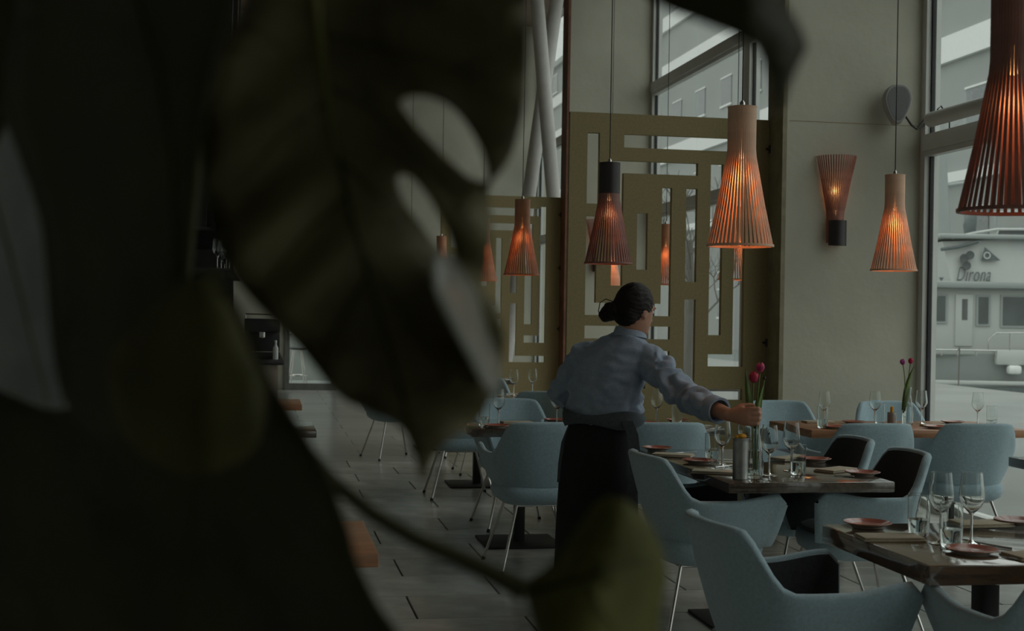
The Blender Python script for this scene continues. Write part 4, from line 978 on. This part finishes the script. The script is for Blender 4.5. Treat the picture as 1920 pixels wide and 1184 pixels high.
for j in range(4):
    for k in range(n): cl.f.append((j*n+k, j*n+(k+1) % n, j*n+n+(k+1) % n, j*n+n+k))
put('collar', cl, shirt_m, shirt, ang=80)
ykm = MB(); yp = [J(1088, 668, 6.44), J(1125, 676, 6.41), J(1165, 682, 6.39), J(1200, 690, 6.37)]
# apron with sash, trousers, shoes
am = MB()
am.loft([sec(1118, 1075, PD, .215, .165), sec(1119, 1000, PD, .208, .158), sec(1120, 930, PD, .200, .152), sec(1122, 870, PD, .194, .148), sec(1126, 820, PD, .184, .140), sec(1130, 790, PD, .168, .126)], 28, 2.3)
apron = remesh(am, 'apron', apron_m, .009, 2, lambda p: .006 * noise.noise(Vector((p.x * 14, p.y * 14, p.z * 3))), parent=person, origin=base)
sm_ = MB(); n = 36
for j, (py, g, bulge) in enumerate(((797, 0, .0), (790, .010, 0), (779, .012, 0), (771, .006, 0))):
    c, A_, B2 = sec(1132, py, PD, .196 + g, .150 + g)
    for k in range(n):
        a = 2 * PI * k / n; sm_.v.append(tuple(c + A_ * math.copysign(abs(math.cos(a)) ** .87, math.cos(a)) + B2 * math.copysign(abs(math.sin(a)) ** .87, math.sin(a)) + UP * (.012 * math.sin(a * 3 + j)) - base))
for j in range(3):
    for k in range(n): sm_.f.append((j*n+k, j*n+(k+1) % n, j*n+n+(k+1) % n, j*n+n+k))
put('sash', sm_, sash_m, apron, ang=80)
def strip(pts, w_, m, name, parent, th=.004):
    mb = MB(); pts = [p - base for p in pts]; 
    for p in pts: mb.v += [tuple(p - _r0 * w_), tuple(p + _r0 * w_ - _f0 * .006), tuple(p + _r0 * w_ + _f0 * th), tuple(p - _r0 * w_ + _f0 * (th + .004))]
    for i in range(len(pts) - 1):
        for e in range(4): mb.f.append((i*4+e, i*4+(e+1) % 4, i*4+4+(e+1) % 4, i*4+4+e))
    mb.f += [(0,1,2,3), tuple(range(len(mb.v)-1, len(mb.v)-5, -1))]
    return put(name, mb, m, parent)
strip([J(1176, 790, 6.36), J(1186, 815, 6.34), J(1190, 850, 6.33), J(1189, 890, 6.33), J(1186, 925, 6.34)], .026, sash_m, 'apron_tie', apron)
strip([J(1070, 800, 6.56), J(1058, 830, 6.56), J(1052, 870, 6.55), J(1050, 905, 6.55)], .014, sash_m, 'apron_tie', apron)
tr_ = MB()
for hp, an in ((hipL, ankL), (hipR, ankR)): limb(tr_, [hp, hp.lerp(an, .5), hp.lerp(an, .97)], [.105, .080, .070], 14)
remesh(tr_, 'trousers', apron_m, .010, 2, None, parent=person, origin=base)
for an in (ankL, ankR):
    c = Vector((an.x, an.y, 0)) - base
    put('shoe', MB().loft([(c + UP * .0, FD * .12, RD * .042), (c + UP * .03 + FD * .0, FD * .125, RD * .045), (c + UP * .055 - FD * .01, FD * .10, RD * .040), (c + UP * .10 - FD * .045, FD * .05, RD * .038)], 18), shoe_m, person)

# ------------------------------------------------------------------ the monstera in front of the camera
def cr(pts, n=5):
    out = []; N = len(pts)
    for i in range(N):
        p0, p1, p2, p3 = [Vector(pts[(i + k - 1) % N]) for k in range(4)]
        for j in range(n):
            t_ = j / n; out.append(.5 * ((2*p1) + (p2-p0)*t_ + (2*p0-5*p1+4*p2-p3)*t_*t_ + (3*p1-p0-3*p2+p3)*t_**3))
    return out
plant = thing('monstera_plant', 'dark blurred monstera plant with huge split leaves close to the camera', 'plant', at(330, 900, 1.25) * 1)
plant.location.z = 0; PO = plant.location.copy()
LS = .66
def leaf(outline, holes, depth0, ribs, rad=.003, mat_=None, label=None, size=60):
    depth = lambda x, y: LS * depth0(x, y)
    o2 = cr(outline); hs = [cr(h, 4) for h in holes]
    bm = bmesh.new(); es = []
    for lp in [o2] + hs:
        vs = [bm.verts.new((p.x, p.y, 0)) for p in lp]
        for i in range(len(vs)): es.append(bm.edges.new((vs[i], vs[(i+1) % len(vs)])))
    bmesh.ops.triangle_fill(bm, edges=es, use_beauty=True)
    for _ in range(4):
        lg = [e for e in bm.edges if e.calc_length() > size]
        if not lg: break
        bmesh.ops.subdivide_edges(bm, edges=lg, cuts=1); bmesh.ops.triangulate(bm, faces=bm.faces[:])
    for _ in range(2):
        inner = [v for v in bm.verts if not v.is_boundary]; bmesh.ops.smooth_vert(bm, verts=inner, factor=.5, use_axis_x=True, use_axis_y=True, use_axis_z=False)
    for v in bm.verts: v.co = at(v.co.x, v.co.y, depth(v.co.x, v.co.y)) - PO
    bmesh.ops.recalc_face_normals(bm, faces=bm.faces[:])
    me = bpy.data.meshes.new('leaf'); bm.to_mesh(me); bm.free(); me.materials.append(mat_ or leaf_m); me.polygons.foreach_set('use_smooth', [True] * len(me.polygons))
    lo = obj('leaf', me, plant); sd = lo.modifiers.new('thickness', 'SOLIDIFY'); sd.thickness = .0014; sd.offset = 0
    if label: lo['label'] = label
    for k, rb in enumerate(ribs):
        pts = [Vector(p) for p in rb]; q = []
        for i in range(len(pts) - 1):
            for j in range(5): q.append(pts[i].lerp(pts[i+1], j / 5))
        q.append(pts[-1]); r0 = rad * .45 if k == 0 else rad * .18
        put('midrib' if k == 0 else 'vein', MB().tube([at(p.x, p.y, depth(p.x, p.y) - .001) - PO for p in q], [r0 * (1 - .75 * i / (len(q) - 1)) for i in range(len(q))], 7), rib_m, lo)
    return lo
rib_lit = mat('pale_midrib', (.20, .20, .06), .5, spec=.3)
# main hanging leaf
def d_main(x, y):
    mx = 600 + max(0, y) * .20; s_ = (x - mx) / 300
    return 1.12 + .03 * abs(s_) ** 1.3 * (.5 if s_ < 0 else .6) + .00012 * (x - 600) - .00004 * (y - 400) + .009 * math.sin((y - .75 * abs(x - mx)) / 26) * smoothstep(10, 130, abs(x - mx)) + .010 * math.sin(y / 70 + x / 160) - .20 * smoothstep(660, 1000, x) * smoothstep(430, 120, y)
leaf([(560, -80), (440, 40), (405, 150), (378, 260), (384, 350), (398, 440), (440, 522), (490, 582), (560, 652), (630, 738), (700, 775), (752, 803), (776, 850), (793, 905), (812, 856), (842, 828), (884, 800), (915, 758), (936, 700), (945, 630), (930, 572), (905, 545), (917, 480), (922, 410), (917, 352), (958, 292), (984, 200), (990, 90), (986, 0), (975, -90)],
     [[(750, 192), (772, 180), (812, 183), (852, 204), (886, 248), (906, 296), (914, 340), (882, 334), (850, 308), (808, 268), (770, 226)],
      [(744, 338), (756, 326), (782, 342), (812, 382), (836, 428), (850, 470), (846, 486), (818, 464), (786, 418), (760, 382)]],
     d_main, [[(592, -60), (600, 60), (620, 220), (665, 420), (720, 620), (790, 870)], [(600, 60), (720, 90), (860, 130), (960, 150)], [(612, 160), (700, 210), (820, 330), (900, 440)], [(640, 300), (720, 380), (830, 520), (925, 640)], [(680, 470), (760, 590), (870, 760)], [(615, 190), (520, 260), (420, 380)], [(650, 370), (560, 450), (490, 550)], [(690, 520), (640, 600), (600, 690)]],
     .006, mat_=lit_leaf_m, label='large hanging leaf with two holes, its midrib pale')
put('petiole', MB().tube([at(x, y, d_main(x, y) * LS - .003) - PO for x, y in ((588, -70), (594, 10), (601, 90), (611, 170), (622, 240), (634, 300))], [.0026, .0026, .0022, .0016, .001, .0004], 8), rib_lit, plant)
# added curled lobe tilted to the window, its sheen put into the colour
leaf([(812, 486), (836, 474), (862, 500), (896, 560), (922, 630), (938, 700), (930, 748), (905, 720), (868, 650), (832, 580), (812, 530)], [], lambda x, y: 1.02 + (x - (812 + (y - 486) * .36)) * .0026, [[(820, 490), (860, 570), (925, 720)]], .002, mat_=sheen_leaf_m, label='added curled lobe of the hanging leaf, window sheen put into its colour', size=30)
# big dark leaf at the upper left
def d_ul(x, y): return 1.06 - .0005 * (x - 220) + .00012 * (y - 300) + .006 * math.sin(x / 60)
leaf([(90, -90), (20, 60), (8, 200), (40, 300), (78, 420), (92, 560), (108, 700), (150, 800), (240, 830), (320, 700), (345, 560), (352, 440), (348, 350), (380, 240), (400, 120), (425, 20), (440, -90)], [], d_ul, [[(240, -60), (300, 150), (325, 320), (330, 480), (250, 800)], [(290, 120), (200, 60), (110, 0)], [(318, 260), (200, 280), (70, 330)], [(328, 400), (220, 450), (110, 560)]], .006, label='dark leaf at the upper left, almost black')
# leaf at the left edge
leaf([(-120, -80), (40, -60), (62, 60), (30, 180), (0, 260), (-60, 330), (-140, 300)], [], lambda x, y: 1.25, [[(-40, -60), (-10, 80), (-40, 280)]], .004, label='leaf tip at the top left corner')
leaf([(-140, 80), (20, 130), (90, 280), (125, 430), (135, 600), (128, 720), (100, 800), (30, 800), (-140, 780)], [], lambda x, y: 1.35 + .0007 * (x + 20), [[(-80, 120), (20, 480), (95, 780)]], .004, mat_=grey_leaf_m, label='leaf at the left edge, grey sheen put into its colour, tilted to the light')
# big lower dark leaf
def d_lo(x, y): return 1.12 - .00045 * (x - 350) + .00025 * (y - 900) + .006 * math.sin(x / 80 + y / 120)
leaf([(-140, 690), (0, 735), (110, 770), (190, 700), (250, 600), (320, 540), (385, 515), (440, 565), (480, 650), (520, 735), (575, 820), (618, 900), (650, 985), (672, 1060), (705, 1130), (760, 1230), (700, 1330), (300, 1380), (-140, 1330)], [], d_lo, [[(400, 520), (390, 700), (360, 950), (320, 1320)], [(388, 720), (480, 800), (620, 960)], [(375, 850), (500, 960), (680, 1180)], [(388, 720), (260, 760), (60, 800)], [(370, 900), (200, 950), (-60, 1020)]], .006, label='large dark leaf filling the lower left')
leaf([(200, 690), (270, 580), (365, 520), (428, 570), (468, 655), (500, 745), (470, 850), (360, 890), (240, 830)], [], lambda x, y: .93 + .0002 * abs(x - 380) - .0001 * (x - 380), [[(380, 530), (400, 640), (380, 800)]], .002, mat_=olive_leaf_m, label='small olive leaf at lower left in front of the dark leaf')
# stem sweeping to the lower middle leaf
sp_ = [(560, 830), (625, 905), (700, 965), (780, 1012), (860, 1046), (930, 1080), (985, 1108)]
put('petiole', MB().tube([at(x, y, 1.10 * LS) - PO for x, y in sp_], [.0041, .0042, .0042, .0044, .0047, .0053, .0063], 10), rib_m, plant)
def d_b(x, y): return 1.08 + .0004 * abs(x - 1130 + (y - 1050) * .3) - .0001 * (y - 1050)
leaf([(985, 1098), (1030, 1062), (1072, 1004), (1108, 952), (1142, 934), (1190, 950), (1228, 1000), (1248, 1068), (1240, 1130), (1225, 1240), (1180, 1330), (1080, 1320), (1020, 1230), (1000, 1160)], [], d_b, [[(990, 1110), (1080, 1090), (1160, 1060), (1230, 1050)], [(1060, 1095), (1100, 1020), (1140, 950)], [(1090, 1088), (1150, 1180), (1170, 1280)]],   .004, mat_=young_m, label='olive lit leaf at the bottom centre')
# leaf across the top right
def d_tr(x, y): return .92 + .0003 * abs(x - 1400) 
leaf([(1120, -140), (1190, -30), (1245, 14), (1310, 40), (1380, 68), (1428, 96), (1446, 150), (1462, 205), (1480, 160), (1498, 118), (1512, 88), (1498, 48), (1468, 0), (1420, -80), (1340, -160), (1220, -190)], [], d_tr, [[(1180, -130), (1300, -40), (1400, 40), (1464, 190)], [(1330, -20), (1400, -20), (1470, 30)]], .004, label='leaf tip hanging in from the top right of the picture')
# unseen below and above the frame: stems and the planter
crown = at(420, 1500, 1.1)
for pts in (((592, -60, 1.12), (520, -260, 1.2), (330, 200, 1.5), (330, 900, 1.4)), ((240, -60, 1.02), (180, -200, 1.15), (260, 500, 1.45), (330, 1000, 1.4)), ((400, 520, .99), (420, 620, 1.2), (380, 1000, 1.4)), ((560, 830, 1.10), (480, 900, 1.22), (380, 1200, 1.4)), ((1180, -130, .93), (900, -330, 1.05), (420, -250, 1.35), (330, 700, 1.5))):
    ps = [at(x, y, d_ * LS) for x, y, d_ in pts] + [Vector((PO.x, PO.y, .55))]
    q = []
    for i in range(len(ps) - 1):
        for j in range(6): q.append(ps[i].lerp(ps[i+1], j / 6))
    q.append(ps[-1]); put('stalk', MB().tube([p - PO for p in q], .0045, 8), rib_m, plant)
put('planter', MB().lathe([(0, 0), (.15, 0), (.20, .55), (.21, .56), (.19, .56), (.185, .50), (0, .50)], 28), pot_m, plant)
put('soil', MB().lathe([(0, .53), (.10, .535), (.186, .515)], 24), soil_m, plant)
